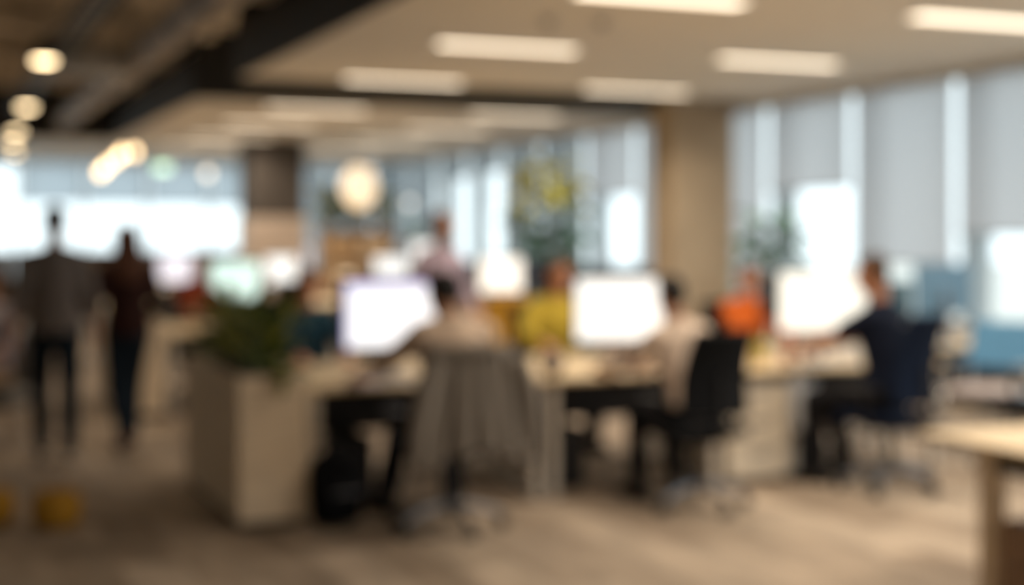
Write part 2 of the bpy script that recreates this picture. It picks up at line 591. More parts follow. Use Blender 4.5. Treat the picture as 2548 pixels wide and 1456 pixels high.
def panel_light(x, y, label, group):
    t = thing('linear_ceiling_light', label, 'ceiling light', (x, y, CZ), 0, group)
    L, W = 1.28, 0.26
    f = MB()
    f.span((-L / 2, -W / 2, -0.02), (L / 2, -W / 2 + 0.015, 0)).span((-L / 2, W / 2 - 0.015, -0.02), (L / 2, W / 2, 0))
    f.span((-L / 2, -W / 2 + 0.015, -0.02), (-L / 2 + 0.015, W / 2 - 0.015, 0)).span((L / 2 - 0.015, -W / 2 + 0.015, -0.02), (L / 2, W / 2 - 0.015, 0))
    f.build('frame', WHITEM, t)
    MB().span((-L / 2 + 0.015, -W / 2 + 0.015, -0.012), (L / 2 - 0.015, W / 2 - 0.015, -0.001)).build('diffuser', DIFF, t)
    ld = bpy.data.lights.get('panel_glow') or bpy.data.lights.new('panel_glow', 'AREA')
    ld.shape = 'RECTANGLE'
    ld.size, ld.size_y = L - 0.06, W - 0.06
    ld.energy = PANEL_W
    ld.color = (1.0, 0.855, 0.685)
    ld.spread = R(145)
    lo = bpy.data.objects.new('panel_glow', ld)
    COL.objects.link(lo)
    lo.parent = t
    lo.location = (0, 0, -0.016)
    return t


rows_y = [-1.6, 0.9, 3.4, 5.9, 8.45, 11.15, 13.95, 17.4, 20.0, 22.7, 25.4]
lab_y = {8.45: 'cut by the top of the picture', 11.15: 'in front of the ceiling slot, second one back',
         13.95: 'touching the near side of the ceiling slot', 17.4: 'first one beyond the ceiling slot', 20.0: 'second one beyond the ceiling slot',
         22.7: 'third one beyond the ceiling slot', 25.4: 'last one before the far windows'}
for x, cn in ((4.55, 'aisle-side'), (7.2, 'window-side')):
    for y in rows_y:
        if y in lab_y:
            panel_light(x, y, 'lit %s linear ceiling light %s' % (cn, lab_y[y]), 'linear lights in the dropped ceiling')
        else:
            panel_light(x, y, 'lit %s linear ceiling light above the camera end, %s from the near wall' % (cn, ORD[rows_y.index(y)]), 'linear lights over the camera end')


def smoke_detector(x, y, label):
    t = thing('smoke_detector', label, 'smoke detector', (x, y, CZ))
    MB().lathe([(0.001, 0), (0.055, 0), (0.055, -0.02), (0.04, -0.035), (0.001, -0.035)], n=18).build('housing', GALV, t)
    MB().lathe([(0.001, -0.036), (0.03, -0.036), (0.022, -0.055), (0.001, -0.058)], n=18).build('sensor_dome', DARKST, t)


smoke_detector(4.64, 9.55, 'round grey smoke detector on the cream ceiling, the darker one')
smoke_detector(4.25, 9.65, 'small round sensor on the cream ceiling beside the smoke detector')

# exposed services above the walkway
for i, yy in enumerate((4.2, 7.0, 9.8, 12.6, 15.4, 18.2, 21.0)):
    MB().span((XL, yy - 0.12, 3.72), (EX - 0.05, yy + 0.12, 4.0), 0.01).build('trim_%d' % (7 + i), SLAB)['kind'] = 'structure'


def duct(x, z, r, y0, y1, label):
    t = thing('ventilation_duct', label, 'duct', (x, y0, z))
    L = y1 - y0
    MB().cyl((0, 0, 0), (0, L, 0), r, n=24).build('duct_tube', DUCTP, t)
    n = int(L / 1.4)
    for i in range(n):
        MB().cyl((0, 0.7 + i * 1.4, 0), (0, 0.76 + i * 1.4, 0), r + 0.012, n=24).build('flange', DARKST, t)
        if i % 2 == 0:
            MB().tube([(0, 0.73 + i * 1.4, r), (0, 0.73 + i * 1.4, 4.0 - z)], 0.008, 6).build('hanger', DARKST, t)


duct(2.15, 3.5, 0.17, 5.0, 24.3, 'round steel ventilation duct along the edge of the dropped ceiling')
duct(0.35, 3.72, 0.13, 5.0, 24.3, 'slim round duct above the row of warm pendant lamps')
t = thing('cable_tray', 'dark cable tray hanging under the slab over the walkway', 'cable tray', (1.35, 5.0, 3.5))
MB().span((-0.15, 0, 0), (-0.14, 19, 0.08)).span((0.14, 0, 0), (0.15, 19, 0.08)).build('side_rail', DARKST, t)
for i in range(38):
    MB().span((-0.14, i * 0.5, 0), (0.14, i * 0.5 + 0.04, 0.012)).build('rung', DARKST, t)
MB().tube([(-0.05, 0.1, 0.03), (-0.04, 9, 0.03), (-0.06, 18.9, 0.03)], 0.03, 8).build('cable_bundle', BLACKPL, t)
MB().tube([(0.06, 0.1, 0.025), (0.05, 9, 0.025), (0.07, 18.9, 0.025)], 0.02, 8).build('cable_bundle', BLUEGREY, t)
t = thing('sprinkler_pipe', 'thin dark sprinkler pipe under the exposed slab', 'pipe', (-0.2, 4.0, 3.62))
MB().tube([(0, 0, 0), (0, 20.4, 0)], 0.03, 10).build('pipe_run', DARKST, t)
for i in range(6):
    MB().cyl((0, 1.5 + i * 3.4, 0), (0, 1.5 + i * 3.4, -0.1), 0.012, 0.02, 8).build('sprinkler_head', CHROME, t)
t = thing('fan_coil_unit', 'pale grey fan coil unit hung under the exposed slab', 'air unit', (1.66, 15.9, 3.32))
MB().span((-0.45, -0.35, 0), (0.45, 0.35, 0.3), 0.015).build('casing', GALV, t)
MB().span((-0.36, -0.362, 0.05), (0.36, -0.345, 0.25), 0.004).build('outlet_panel', WHITEM, t)
for i in range(5):
    MB().span((-0.33, -0.372, 0.07 + i * 0.035), (0.33, -0.358, 0.085 + i * 0.035)).build('louvre_blade', GALV, t)
for sx in (-0.4, 0.4):
    MB().tube([(sx, 0, 0.3), (sx, 0, 0.68)], 0.01, 6).build('hanger', DARKST, t)


def pendant(x, y, z, label, dia=0.20, strength_mat=None):
    t = thing('pendant_lamp', label, 'pendant lamp', (x, y, z), 0, 'warm pendant lamps over the walkway')
    r = dia / 2
    MB().lathe([(r, 0.0), (r + 0.012, 0.0), (r + 0.005, 0.07), (0.03, 0.16), (0.012, 0.18), (0.012, 0.17), (0.02, 0.15), (r - 0.01, 0.07)], n=24).build('lamp_shade', BLACKPL, t)
    MB().lathe([(0.001, -0.028), (r * 0.7, -0.016), (r - 0.008, 0.004), (r - 0.01, 0.02), (0.001, 0.02)], n=20).build('diffuser', strength_mat or WARMB, t)
    MB().tube([(0, 0, 0.17), (0, 0, 4.0 - z)], 0.004, 6).build('cord', BLACKPL, t)
    ld = bpy.data.lights.get('pendant_glow') or bpy.data.lights.new('pendant_glow', 'AREA')
    ld.shape = 'DISK'
    ld.size = 0.14
    ld.energy = 9.0
    ld.color = (1.0, 0.78, 0.52)
    ld.spread = R(150)
    lo = bpy.data.objects.new('pendant_glow', ld)
    COL.objects.link(lo)
    lo.parent = t
    lo.location = (0, 0, -0.04)
    return t



pendant(0.90, 11.8, 2.98, 'warm pendant lamp over the walkway, highest and biggest of the row')
pendant(1.05, 16.1, 2.98, 'warm pendant lamp over the walkway, second of the row')
pendant(1.17, 19.9, 2.98, 'warm pendant lamp over the walkway, third of the row')
pendant(1.24, 22.0, 2.97, 'warm pendant lamp over the walkway, fourth of the row', 0.17)
pendant(1.42, 24.3, 2.95, 'warm pendant lamp over the walkway, last and lowest of the row', 0.17)

BULBC = emit_mat('warm_glass_bulb', (1.0, 0.70, 0.38), 6.0)
t = thing('cluster_pendant', 'cluster pendant of five warm glass bulbs above the walking woman', 'pendant lamp', (2.47, 20.0, 3.97))
for dx, z, in ((0.22, 2.74), (0.06, 2.72), (-0.02, 2.64), (-0.14, 2.54), (-0.22, 2.46)):
    b_ = MB().lathe([(0.001, -0.055), (0.035, -0.04), (0.05, 0), (0.04, 0.04), (0.018, 0.075), (0.001, 0.08)], (dx, 0, z - 3.97), 18).build('bulb', BULBC, t)
    MB().cyl((dx, 0, z - 3.97 + 0.075), (dx, 0, z - 3.97 + 0.13), 0.02, n=12).build('socket', BLACKPL, t)
    MB().tube([(dx, 0, z - 3.97 + 0.13), (dx * 0.4, 0, 0)], 0.004, 6).build('cord', BLACKPL, t)
MB().cyl((0, 0, 0), (0, 0, 0.03), 0.14, n=20).build('canopy', BLACKPL, t)


def globe(x, y, z, rx, rz, m, label, top=CZ, name='paper_lantern', cat='pendant lamp'):
    t = thing(name, label, cat, (x, y, z))
    n = 14
    prof = [(max(0.002, rx * math.sin(math.pi * i / n) * (1 + 0.02 * (i % 2))), -rz * math.cos(math.pi * i / n)) for i in range(n + 1)]
    MB().lathe(prof, n=28).build('lantern_shade', m, t)
    MB().cyl((0, 0, rz - 0.01), (0, 0, rz + 0.05), 0.03, n=12).build('socket', BLACKPL, t)
    MB().tube([(0, 0, rz + 0.05), (0, 0, top - z)], 0.004, 6).build('cord', BLACKPL, t)


globe(5.70, 19.5, 2.30, 0.24, 0.30, emit_mat('lantern_paper', (1.0, 0.74, 0.46), 0.98), 'large glowing paper lantern hanging before the dark column')
globe(4.43, 24.1, 2.66, 0.06, 0.07, emit_mat('small_globe_cream', (1.0, 0.84, 0.66), 2.6), 'small cream globe lamp hanging in front of the far windows', name='globe_lamp')
globe(8.0, 24.2, 2.2, 0.06, 0.07, emit_mat('small_globe_grey', (0.95, 0.95, 0.9), 1.3), 'small dim white globe lamp above the far shelves', name='globe_lamp')
t = thing('exit_sign', 'small green lit hanging sign in front of the far windows', 'sign', (3.98, 26.0, 2.83))
MB().span((-0.14, -0.02, -0.07), (0.14, 0.02, 0.07), 0.005).build('housing', WHITEM, t)
MB().span((-0.13, -0.024, -0.06), (0.13, -0.0195, 0.06)).build('lit_face', emit_mat('green_sign', (0.30, 0.85, 0.55), 1.6), t)
for sx in (-0.1, 0.1):
    MB().tube([(sx, 0, 0.07), (sx, 0, CZ - 2.83)], 0.004, 6).build('rod', GALV, t)
# ------------------------------------------------------------------ furniture
def make_desk(name, label, x0, x1, y0, y1, front, group=None, top=OAK, inset=(0.035, 0.035)):
    """desk of a bench; front is -1 if its user sits on the near side, +1 on the far side"""
    w, d = x1 - x0, y1 - y0
    t = thing(name, label, 'desk', (x0, y0, 0), 0, group)
    MB().span((0.004, 0, 0.712), (w - 0.004, d, 0.738), 0.003).build('desktop', top, t)
    MB().span((0.08, 0.06, 0.66), (w - 0.08, 0.10, 0.71)).build('front_beam', BLACKPL, t)
    MB().span((0.08, d - 0.10, 0.66), (w - 0.08, d - 0.06, 0.71)).build('rear_beam', BLACKPL, t)
    yb = 0.22 if front > 0 else d - 0.22
    tr = MB().span((0.15, yb - 0.12, 0.42), (w - 0.15, yb + 0.12, 0.43))  # tray made extra deep to darken the space under the desk
    tr.span((0.15, yb - 0.12, 0.43), (w - 0.15, yb - 0.11, 0.65)).span((0.15, yb + 0.11, 0.43), (w - 0.15, yb + 0.12, 0.65))
    tr.build('cable_tray', BLACKPL, t)
    for xx in (inset[0], w - inset[1] - 0.05):
        l = MB().span((xx, 0.05, 0.02), (xx + 0.05, 0.11, 0.66), 0.004)
        l.span((xx, d - 0.11, 0.02), (xx + 0.05, d - 0.05, 0.66), 0.004)
        l.span((xx, 0.02, 0.0), (xx + 0.05, d - 0.02, 0.03), 0.004).span((xx, 0.05, 0.66), (xx + 0.05, d - 0.05, 0.711))
        l.build('leg', WHITEM, t)
    return t


def make_chair(label, fabric, frame, loc, rz, group=None, arms=True, bh=0.50, metal=None):
    """swivel chair facing +y"""
    metal = metal or frame
    t = thing('office_chair', label, 'chair', loc, rz, group)
    for i in range(5):
        a = R(90 + 36 + 72 * i)
        c, s_ = math.cos(a), math.sin(a)
        l = MB().tube([(0.03 * c, 0.03 * s_, 0.135), (0.16 * c, 0.16 * s_, 0.125), (0.30 * c, 0.30 * s_, 0.085)], [0.026, 0.022, 0.016], 8).build('leg', metal, t)
        w_ = V((-s_, c, 0))
        cc = V((0.31 * c, 0.31 * s_, 0.032))
        m_ = MB().cyl(cc - w_ * 0.026, cc - w_ * 0.006, 0.032, n=14).cyl(cc + w_ * 0.006, cc + w_ * 0.026, 0.032, n=14).cyl(cc + V((0, 0, 0.01)), cc + V((0, 0, 0.06)), 0.01, n=8)
        m_.build('caster', BLACKPL, l)
    MB().cyl((0, 0, 0.10), (0, 0, 0.26), 0.028, n=14).cyl((0, 0, 0.26), (0, 0, 0.40), 0.018, n=14).build('gas_column', BLACKPL, t)
    MB().span((-0.12, -0.12, 0.385), (0.12, 0.14, 0.43), 0.015).build('seat_mechanism', BLACKPL, t)
    MB().box((0, 0.02, 0.465), (0.49, 0.48, 0.075), 0.035, None, 3).build('seat', fabric, t)

    def backf(u, v):
        x = (u - 0.5) * (0.46 - 0.06 * v * v)
        z = 0.56 + bh * v
        y_ = -0.235 - 0.10 * v + 0.06 * (2 * (u - 0.5)) ** 2 + 0.05 * math.sin(math.pi * v)
        return (x, y_, z)
    MB().sheet(backf, 12, 12, 0.045).build('backrest', fabric, t)
    MB().tube([(0, -0.08, 0.41), (0, -0.22, 0.42), (0, -0.285, 0.50), (0, -0.262, 0.66), (0, -0.27, 0.8)], 0.018, 8).build('back_support', frame, t)
    if arms:
        for sx in (-1, 1):
            MB().tube([(sx * 0.15, 0.0, 0.42), (sx * 0.27, -0.01, 0.44), (sx * 0.285, -0.01, 0.52), (sx * 0.285, 0.0, 0.645)], 0.013, 8).build('arm_post', frame, t)
            MB().box((sx * 0.285, 0.02, 0.655), (0.07, 0.24, 0.03), 0.012, None, 2).build('armrest', BLACKPL, t)
    return t


def make_monitor(label, loc, rz, w=0.60, h=0.36, zc=0.38, screen=None, casing=None, group=None, bar=None):
    """monitor on a desk; the screen looks towards -y"""
    casing = casing or BLACKPL
    t = thing('computer_monitor', label, 'monitor', loc, rz, group)
    MB().box((0, 0.03, 0.006), (0.24, 0.19, 0.012), 0.005).build('stand_base', GREYAL, t)
    MB().tube([(0, 0.07, 0.01), (0, 0.065, zc * 0.6), (0, 0.035, zc)], [0.022, 0.02, 0.02], 10).build('stand_neck', GREYAL, t)
    b_ = MB().box((0, 0.012, zc), (w + 0.02, 0.026, h + 0.025), 0.006)
    b_.box((0, 0.03, zc), (w * 0.6, 0.02, h * 0.6), 0.008)
    b_.build('casing', casing, t)
    if screen is not None:
        s_ = MB().span((-w / 2, -0.0035, zc - h / 2), (w / 2, -0.0005, zc + h / 2)).build('screen', screen, t)
        if bar is not None:
            MB().span((-w / 2, -0.0055, zc + h / 2 - 0.035), (w / 2, -0.0036, zc + h / 2)).build('toolbar', bar, s_)
            MB().span((-w / 2, -0.0055, zc - h / 2), (-w / 2 + 0.018, -0.0036, zc + h / 2 - 0.036)).build('side_panel', bar, s_)
    return t


KEYB = {}


def make_keyboard(label, loc, rz, group=None):
    t = thing('keyboard', label, 'keyboard', loc, rz, group)
    MB().box((0, 0, 0.008), (0.43, 0.13, 0.014), 0.004).build('base', GREYAL, t)
    if 'key' not in KEYB:
        KEYB['key'] = MB().box((0, 0, 0), (0.024, 0.018, 0.006), 0.002).mesh('key')
        KEYB['key'].materials.append(WHITEM)
    for r_ in range(5):
        for c_ in range(14):
            o = bpy.data.objects.new('key', KEYB['key'])
            COL.objects.link(o)
            o.parent = t
            o.location = (-0.195 + c_ * 0.03, -0.046 + r_ * 0.023, 0.017)


def make_mouse(label, loc, rz):
    t = thing('computer_mouse', label, 'mouse', loc, rz)
    MB().ell((0, 0, 0.008), (0.03, 0.052, 0.022), u=16, v=10).build('shell', WHITEM, t)
    MB().cyl((-0.004, 0.03, 0.026), (0.004, 0.03, 0.026), 0.008, n=12).build('scroll_wheel', BLACKPL, t)


def mug(label, loc, m, rz=0.0):
    t = thing('mug', label, 'mug', loc, rz)
    MB().lathe([(0.001, 0), (0.036, 0), (0.04, 0.01), (0.041, 0.095), (0.037, 0.095), (0.035, 0.012), (0.001, 0.01)], n=24).build('body', m, t)
    MB().tube([(0.038, 0, 0.075), (0.062, 0, 0.07), (0.068, 0, 0.048), (0.058, 0, 0.026), (0.038, 0, 0.022)], 0.006, 8).build('handle', m, t)


# ------------------------------------------------------------------ plants
LEAFME = {}


def leaf_mesh(kind, m):
    key = (kind, m.name)
    if key in LEAFME:
        return LEAFME[key]
    mb = MB()
    L, W = {'oval': (1.0, 0.42), 'blade': (1.0, 0.13), 'heart': (0.9, 0.62)}[kind]

    def f(u, v):
        wv = W / 2 * (math.sin(math.pi * min(1, max(0, v * 0.96 + 0.03))) ** (0.8 if kind != 'heart' else 0.55)) * (1.15 - 0.45 * v)
        x_ = (u * 2 - 1) * wv
        return (x_, L * v, 0.18 * math.sin(2.4 * v) - 0.22 * v * v + 0.35 * abs(x_) * (1 - v))
    mb.sheet(f, 4, 6, 0.0)
    me = mb.mesh('leaf')
    me.polygons.foreach_set('use_smooth', [True] * len(me.polygons))
    me.materials.append(m)
    LEAFME[key] = me
    return me


def add_leaf(parent, kind, m, p, az, tilt, size, roll=0.0):
    o = bpy.data.objects.new('leaf', leaf_mesh(kind, m))
    COL.objects.link(o)
    o.parent = parent
    o.location = p
    o.rotation_mode = 'XYZ'
    o.rotation_euler = (Matrix.Rotation(az, 3, 'Z') @ Matrix.Rotation(tilt, 3, 'X') @ Matrix.Rotation(roll, 3, 'Y')).to_euler()
    o.scale = (size,) * 3
    return o


def bush(label, loc, h, spread, n, mats, seed, kind='oval', leaf=0.16, group=None, name='leafy_plant'):
    """low plant growing out of a planter"""
    rnd = random.Random(seed)
    t = thing(name, label, 'plant', loc, 0, group)
    st = MB()
    for i in range(max(4, n // 7)):
        a = rnd.uniform(0, 6.28)
        e = V((math.cos(a) * spread * 0.6, math.sin(a) * spread * 0.6, h * rnd.uniform(0.6, 0.95)))
        st.tube([(0, 0, -0.02), (e.x * 0.3, e.y * 0.3, e.z * 0.55), e], [0.006, 0.005, 0.003], 5)
    so = st.build('stems', STEM, t)
    so['kind'] = 'stuff'
    for i in range(n):
        f = (i + 0.5) / n
        a = i * 2.399 + rnd.uniform(-0.4, 0.4)
        r_ = spread * rnd.uniform(0.05, 0.65) * (0.5 + f * 0.5)
        z = h * (0.12 + 0.8 * f * rnd.uniform(0.75, 1.1))
        tl = R(rnd.uniform(-15, 35) + 40 * f) if kind != 'blade' else R(rnd.uniform(35, 80))
        if kind == 'blade':
            z *= 0.35
        add_leaf(t, kind, rnd.choice(mats), (r_ * math.cos(a), r_ * math.sin(a), z), a - R(90), tl, leaf * rnd.uniform(0.7, 1.25), rnd.uniform(-0.5, 0.5))
    return t


def potted_tree(label, loc, h, trunk, crown_r, n, mats, seed, leaf=0.28, pot=TERRA, kind='oval', pot_r=0.2, pot_h=0.38):
    rnd = random.Random(seed)
    t = thing('potted_tree', label, 'plant', loc)
    MB().lathe([(0.001, 0), (pot_r * 0.75, 0), (pot_r, pot_h), (pot_r * 0.92, pot_h), (pot_r * 0.88, pot_h - 0.05), (0.001, pot_h - 0.05)], n=24).build('pot', pot, t)
    MB().cyl((0, 0, pot_h - 0.06), (0, 0, pot_h - 0.03), pot_r * 0.87, n=20).build('soil', SOIL, t)
    pts = [(0, 0, pot_h - 0.06), (0.03, 0.02, trunk * 0.6), (-0.02, 0.03, h * 0.92)]
    MB().tube(pts, [0.022, 0.018, 0.008], 8).build('trunk', STEM, t)
    for i in range(5):
        a = i * 1.3
        z = trunk + (h - trunk) * 0.17 * i
        MB().tube([(0, 0.02, z), (0.5 * crown_r * math.cos(a), 0.5 * crown_r * math.sin(a), z + 0.18)], [0.009, 0.004], 6).build('branch', STEM, t)
    for i in range(n):
        f = (i + 0.5) / n
        z = trunk + (h - trunk) * f
        a = i * 2.399
        r_ = crown_r * (0.25 + 0.55 * math.sin(math.pi * min(0.95, f * 0.8 + 0.2))) * rnd.uniform(0.5, 1.0)
        m = mats[0] if f < 0.55 or len(mats) == 1 else mats[1]
        add_leaf(t, kind, m, (r_ * math.cos(a), r_ * math.sin(a), z), a - R(90) + rnd.uniform(-0.5, 0.5), R(rnd.uniform(-35, 40)), leaf * rnd.uniform(0.75, 1.2), rnd.uniform(-0.4, 0.4))
    return t


def planter(label, x0, x1, y0, y1, h):
    t = thing('planter_box', label, 'planter', (x0, y0, 0))
    w, d = x1 - x0, y1 - y0
    b_ = 0.022
    MB().span((0, 0, 0.05), (w, b_, h), 0.002).build('front_panel', BOXWOOD, t)
    MB().span((0, d - b_, 0.05), (w, d, h), 0.002).build('rear_panel', BOXWOOD, t)
    MB().span((0, b_, 0.05), (b_, d - b_, h), 0.002).build('side_panel', BOXWOOD, t)
    MB().span((w - b_, b_, 0.05), (w, d - b_, h), 0.002).build('side_panel', BOXWOOD, t)
    MB().span((0.03, 0.03, 0), (w - 0.03, d - 0.03, 0.05)).build('plinth', BLACKPL, t)
    MB().span((b_, b_, h - 0.10), (w - b_, d - b_, h - 0.05)).build('soil', SOIL, t)
    return t


# ------------------------------------------------------------------ people
TMPS = bpy.data.scenes.new('tmp_scene')


def fuse(mb, voxel, smooth=4, noise=0.0, seed=0):
    """overlapping shapes -> one continuous surface"""
    me = mb.mesh('tmp')
    o = bpy.data.objects.new('tmp', me)
    TMPS.collection.objects.link(o)
    rm = o.modifiers.new('r', 'REMESH')
    rm.mode = 'VOXEL'
    rm.voxel_size = voxel
    rm.use_smooth_shade = True
    if smooth:
        sm = o.modifiers.new('s', 'SMOOTH')
        sm.factor = 0.5
        sm.iterations = smooth
    TMPS.view_layers[0].update()
    dg = TMPS.view_layers[0].depsgraph
    out = bpy.data.meshes.new_from_object(o.evaluated_get(dg))
    bpy.data.objects.remove(o, do_unlink=True)
    bpy.data.meshes.remove(me)
    if noise > 0:
        n = len(out.vertices)
        co = np.empty(n * 3)
        out.vertices.foreach_get('co', co)
        nr = np.empty(n * 3)
        out.vertices.foreach_get('normal', nr)
        co = co.reshape(-1, 3)
        nr = nr.reshape(-1, 3)
        rs = np.random.RandomState(seed)
        d = np.zeros(n)
        for _ in range(6):
            k_ = rs.normal(size=3)
            k_ *= rs.uniform(18, 45) / np.linalg.norm(k_)
            d += np.sin(co @ k_ + rs.uniform(0, 6.28))
        co += nr * (d / 3.0 * noise)[:, None]
        out.vertices.foreach_set('co', co.ravel())
    out.polygons.foreach_set('use_smooth', [True] * len(out.polygons))
    return out


def ik(a, b, la, lb, pole):
    """middle joint of a two-bone chain from a to b; returns (mid, end)"""
    a, b = V(a), V(b)
    d = b - a
    L = d.length
    mx = (la + lb) * 0.995
    if L > mx:
        b = a + d.normalized() * mx
        d = b - a
        L = mx
    ca = max(-1, min(1, (la * la + L * L - lb * lb) / (2 * la * L)))
    u = d.normalized()
    p_ = V(pole) - a
    p_ = p_ - u * p_.dot(u)
    p_ = p_.normalized() if p_.length > 1e-5 else u.orthogonal().normalized()
    return a + u * (la * ca) + p_ * (la * math.sqrt(1 - ca * ca)), b


def ring(c, xv, yv, rx, ry, n=20):
    return [V(c) + xv * (rx * math.cos(2 * math.pi * k / n)) + yv * (ry * math.sin(2 * math.pi * k / n)) for k in range(n)]


def person(label, loc, rz, pose, skin, shirt, trousers, hair, shoes, sleeves='long', hair_style='short', voxel=0.007, cat='person', group=None, s=1.0, wide=1.0):
    P = dict(pose)
    pz = P.get('pelvis', 0.93)
    lean = R(P.get('lean', 0))
    side = R(P.get('side', 0))
    twist = R(P.get('twist', 0))
    pel = V((0, 0, pz))
    RU = Matrix.Rotation(-lean, 3, 'X') @ Matrix.Rotation(side, 3, 'Y') @ Matrix.Rotation(twist, 3, 'Z')
    RH = Matrix.Rotation(-lean * 0.45, 3, 'X') @ Matrix.Rotation(side * 0.45, 3, 'Y')

    def up(x_, y_, z_):
        # spine bends gradually
        f = min(1.0, z_ / 0.30)
        q = (RH if z_ < 0.12 else RU)
        return pel + q @ V((x_, y_, z_))
    X1, Y1 = RU @ V((1, 0, 0)), RU @ V((0, 1, 0))
    X0, Y0 = V((1, 0, 0)), V((0, 1, 0))
    waist = up(0, 0.0, 0.16)
    chest = up(0, 0.01, 0.34)
    shl = up(0, -0.01, 0.47)
    nb = up(0, -0.015, 0.535)
    sh = {-1: up(-0.172, -0.012, 0.448), 1: up(0.172, -0.012, 0.448)}
    hd = R(P.get('yaw', 0)), R(P.get('pitch', 0))
    HR = Matrix.Rotation(hd[0], 3, 'Z') @ Matrix.Rotation(-hd[1], 3, 'X')
    RC = Matrix.Rotation(-R(P.get('crane', 0)), 3, 'X')
    headc = nb + RU @ (RC @ V((0, 0.015, 0.068))) + HR @ V((0, 0.02, 0.10))
    hip = {-1: pel + V((-0.09, 0, -0.03)), 1: pel + V((0.09, 0, -0.03))}
    el, wr, kn, an = {}, {}, {}, {}
    for sd in (-1, 1):
        kx = 'wl' if sd < 0 else 'wr'
        tgt = V(P.get(kx, (sd * 0.27, 0.05, 0.82)))
        pole = P.get('el' if sd < 0 else 'er', sh[sd] + V((sd * 0.3, -0.35, -0.3)))
        el[sd], wr[sd] = ik(sh[sd], tgt, 0.285, 0.25, pole)
        kx = 'al' if sd < 0 else 'ar'
        tgt = V(P.get(kx, (sd * 0.1, 0, 0.085)))
        pole = P.get('kl' if sd < 0 else 'kr', hip[sd] + V((sd * 0.06, 0.8, 0.0)))
        kn[sd], an[sd] = ik(hip[sd], tgt, 0.43, 0.42, pole)
    foot_yaw = {-1: R(P.get('fl', 8)), 1: R(P.get('fr', -8))}

    def torso(mb, g, lo=0, hi=6, gz=0.0):
        spec = [(pel + V((0, -0.005, -0.09 - gz)), X0, Y0, 0.135, 0.100), (pel + V((0, -0.01, 0)), X0, Y0, 0.165, 0.115),
                (waist, X0.lerp(X1, 0.5).normalized(), Y0.lerp(Y1, 0.5).normalized(), 0.140, 0.098),
                (chest, X1, Y1, 0.165, 0.112), (up(0, -0.005, 0.43), X1, Y1, 0.165, 0.100), (shl, X1, Y1, 0.125, 0.078), (nb, X1, Y1, 0.058, 0.056)]
        mb.rings([ring(c, xv, yv, rx + g, ry + g) for c, xv, yv, rx, ry in spec[lo:hi + 1]])

    # ---- body
    mb = MB()
    torso(mb, 0.0)
    hp = lambda x_, y_, z_: headc + HR @ V((x_, y_, z_))
    mb.cap(nb - RU @ V((0, 0, 0.03)), 0.062, hp(0, -0.02, -0.05), 0.054)
    mb.ell(hp(0, -0.012, 0.03), (0.075, 0.095, 0.086), HR, 20, 14)
    mb.ell(hp(0, 0.022, -0.032), (0.060, 0.068, 0.080), HR, 20, 14)
    mb.ell(hp(0, 0.052, -0.086), (0.033, 0.031, 0.026), HR)
    mb.cap(hp(0, 0.084, 0.008), 0.010, hp(0, 0.102, -0.026), 0.014)
    mb.cap(hp(-0.032, 0.072, 0.022), 0.014, hp(0.032, 0.072, 0.022), 0.014)
    mb.ell(hp(0, 0.083, -0.058), (0.025, 0.012, 0.010), HR)
    for sd in (-1, 1):
        mb.ell(hp(sd * 0.075, -0.004, -0.008), (0.013, 0.022, 0.033), HR)
        mb.cap(sh[sd], 0.055, nb - RU @ V((0, 0, 0.02)), 0.05)
        mb.cap(sh[sd], 0.054, el[sd], 0.041)
        mb.cap(el[sd], 0.042, wr[sd], 0.028)
        mb.cap(el[sd].lerp(wr[sd], 0.2), 0.043, el[sd].lerp(wr[sd], 0.5), 0.037)
        mb.cap(hip[sd], 0.086, kn[sd], 0.055)
        mb.cap(kn[sd], 0.054, an[sd], 0.036)
        mb.cap(kn[sd].lerp(an[sd], 0.2) + V((0, -0.008, 0)), 0.050, kn[sd].lerp(an[sd], 0.5), 0.044)
        fy = Matrix.Rotation(foot_yaw[sd], 3, 'Z')
        a0 = an[sd]
        gz = a0.z - 0.045
        mb.cap(a0 + fy @ V((0, -0.03, -0.045)), 0.036, a0 + fy @ V((0, 0.12, -0.055)), 0.03)
        # hand
        f = (wr[sd] - el[sd]).normalized()
        f = (f + V(P.get('hl' if sd < 0 else 'hr', (0, 0, 0)))).normalized()
        pn = V(P.get('pl' if sd < 0 else 'pr', (0, 0, -1)))
        pn = (pn - f * pn.dot(f)).normalized()
        w_ = f.cross(pn).normalized()
        if P.get('flip'):
            w_ = -w_
        th = w_ * (1 if (w_.x * sd) < 0 else -1) if abs(w_.x) > 0.2 else w_ * (1 if (w_.y > 0) else -1)
        M3 = Matrix((th, f, pn)).transposed()
        W = wr[sd]
        mb.cap(W, 0.027, W + f * 0.03, 0.026)
        mb.ell(W + f * 0.052, (0.040, 0.052, 0.017), M3)
        for i, (off, ln) in enumerate(((0.031, 0.068), (0.010, 0.078), (-0.011, 0.072), (-0.031, 0.056))):
            b0 = W + f * 0.088 + th * off
            d1 = (f + pn * 0.30 + th * (off * 3.2)).normalized()
            d2 = (f + pn * 0.95 + th * (off * 2.0)).normalized()
            m1 = b0 + d1 * ln * 0.55
            mb.cap(b0 - f * 0.02, 0.0095, m1, 0.0085, 8)
            mb.cap(m1, 0.0085, m1 + d2 * ln * 0.5, 0.0072, 8)
        b0 = W + f * 0.028 + th * 0.032
        m1 = b0 + (f * 0.75 + th * 0.75 + pn * 0.25).normalized() * 0.036
        mb.cap(W + f * 0.02 + th * 0.015, 0.015, b0, 0.013, 8)
        mb.cap(b0, 0.012, m1, 0.0105, 8)
        mb.cap(m1, 0.0105, m1 + (f * 0.95 + th * 0.2 + pn * 0.3).normalized() * 0.028, 0.0085, 8)
    body = link('person', fuse(mb, voxel, 3), skin)
    body.location = loc
    body.rotation_euler = (0, 0, rz)
    body.scale = (s * wide, s, s)
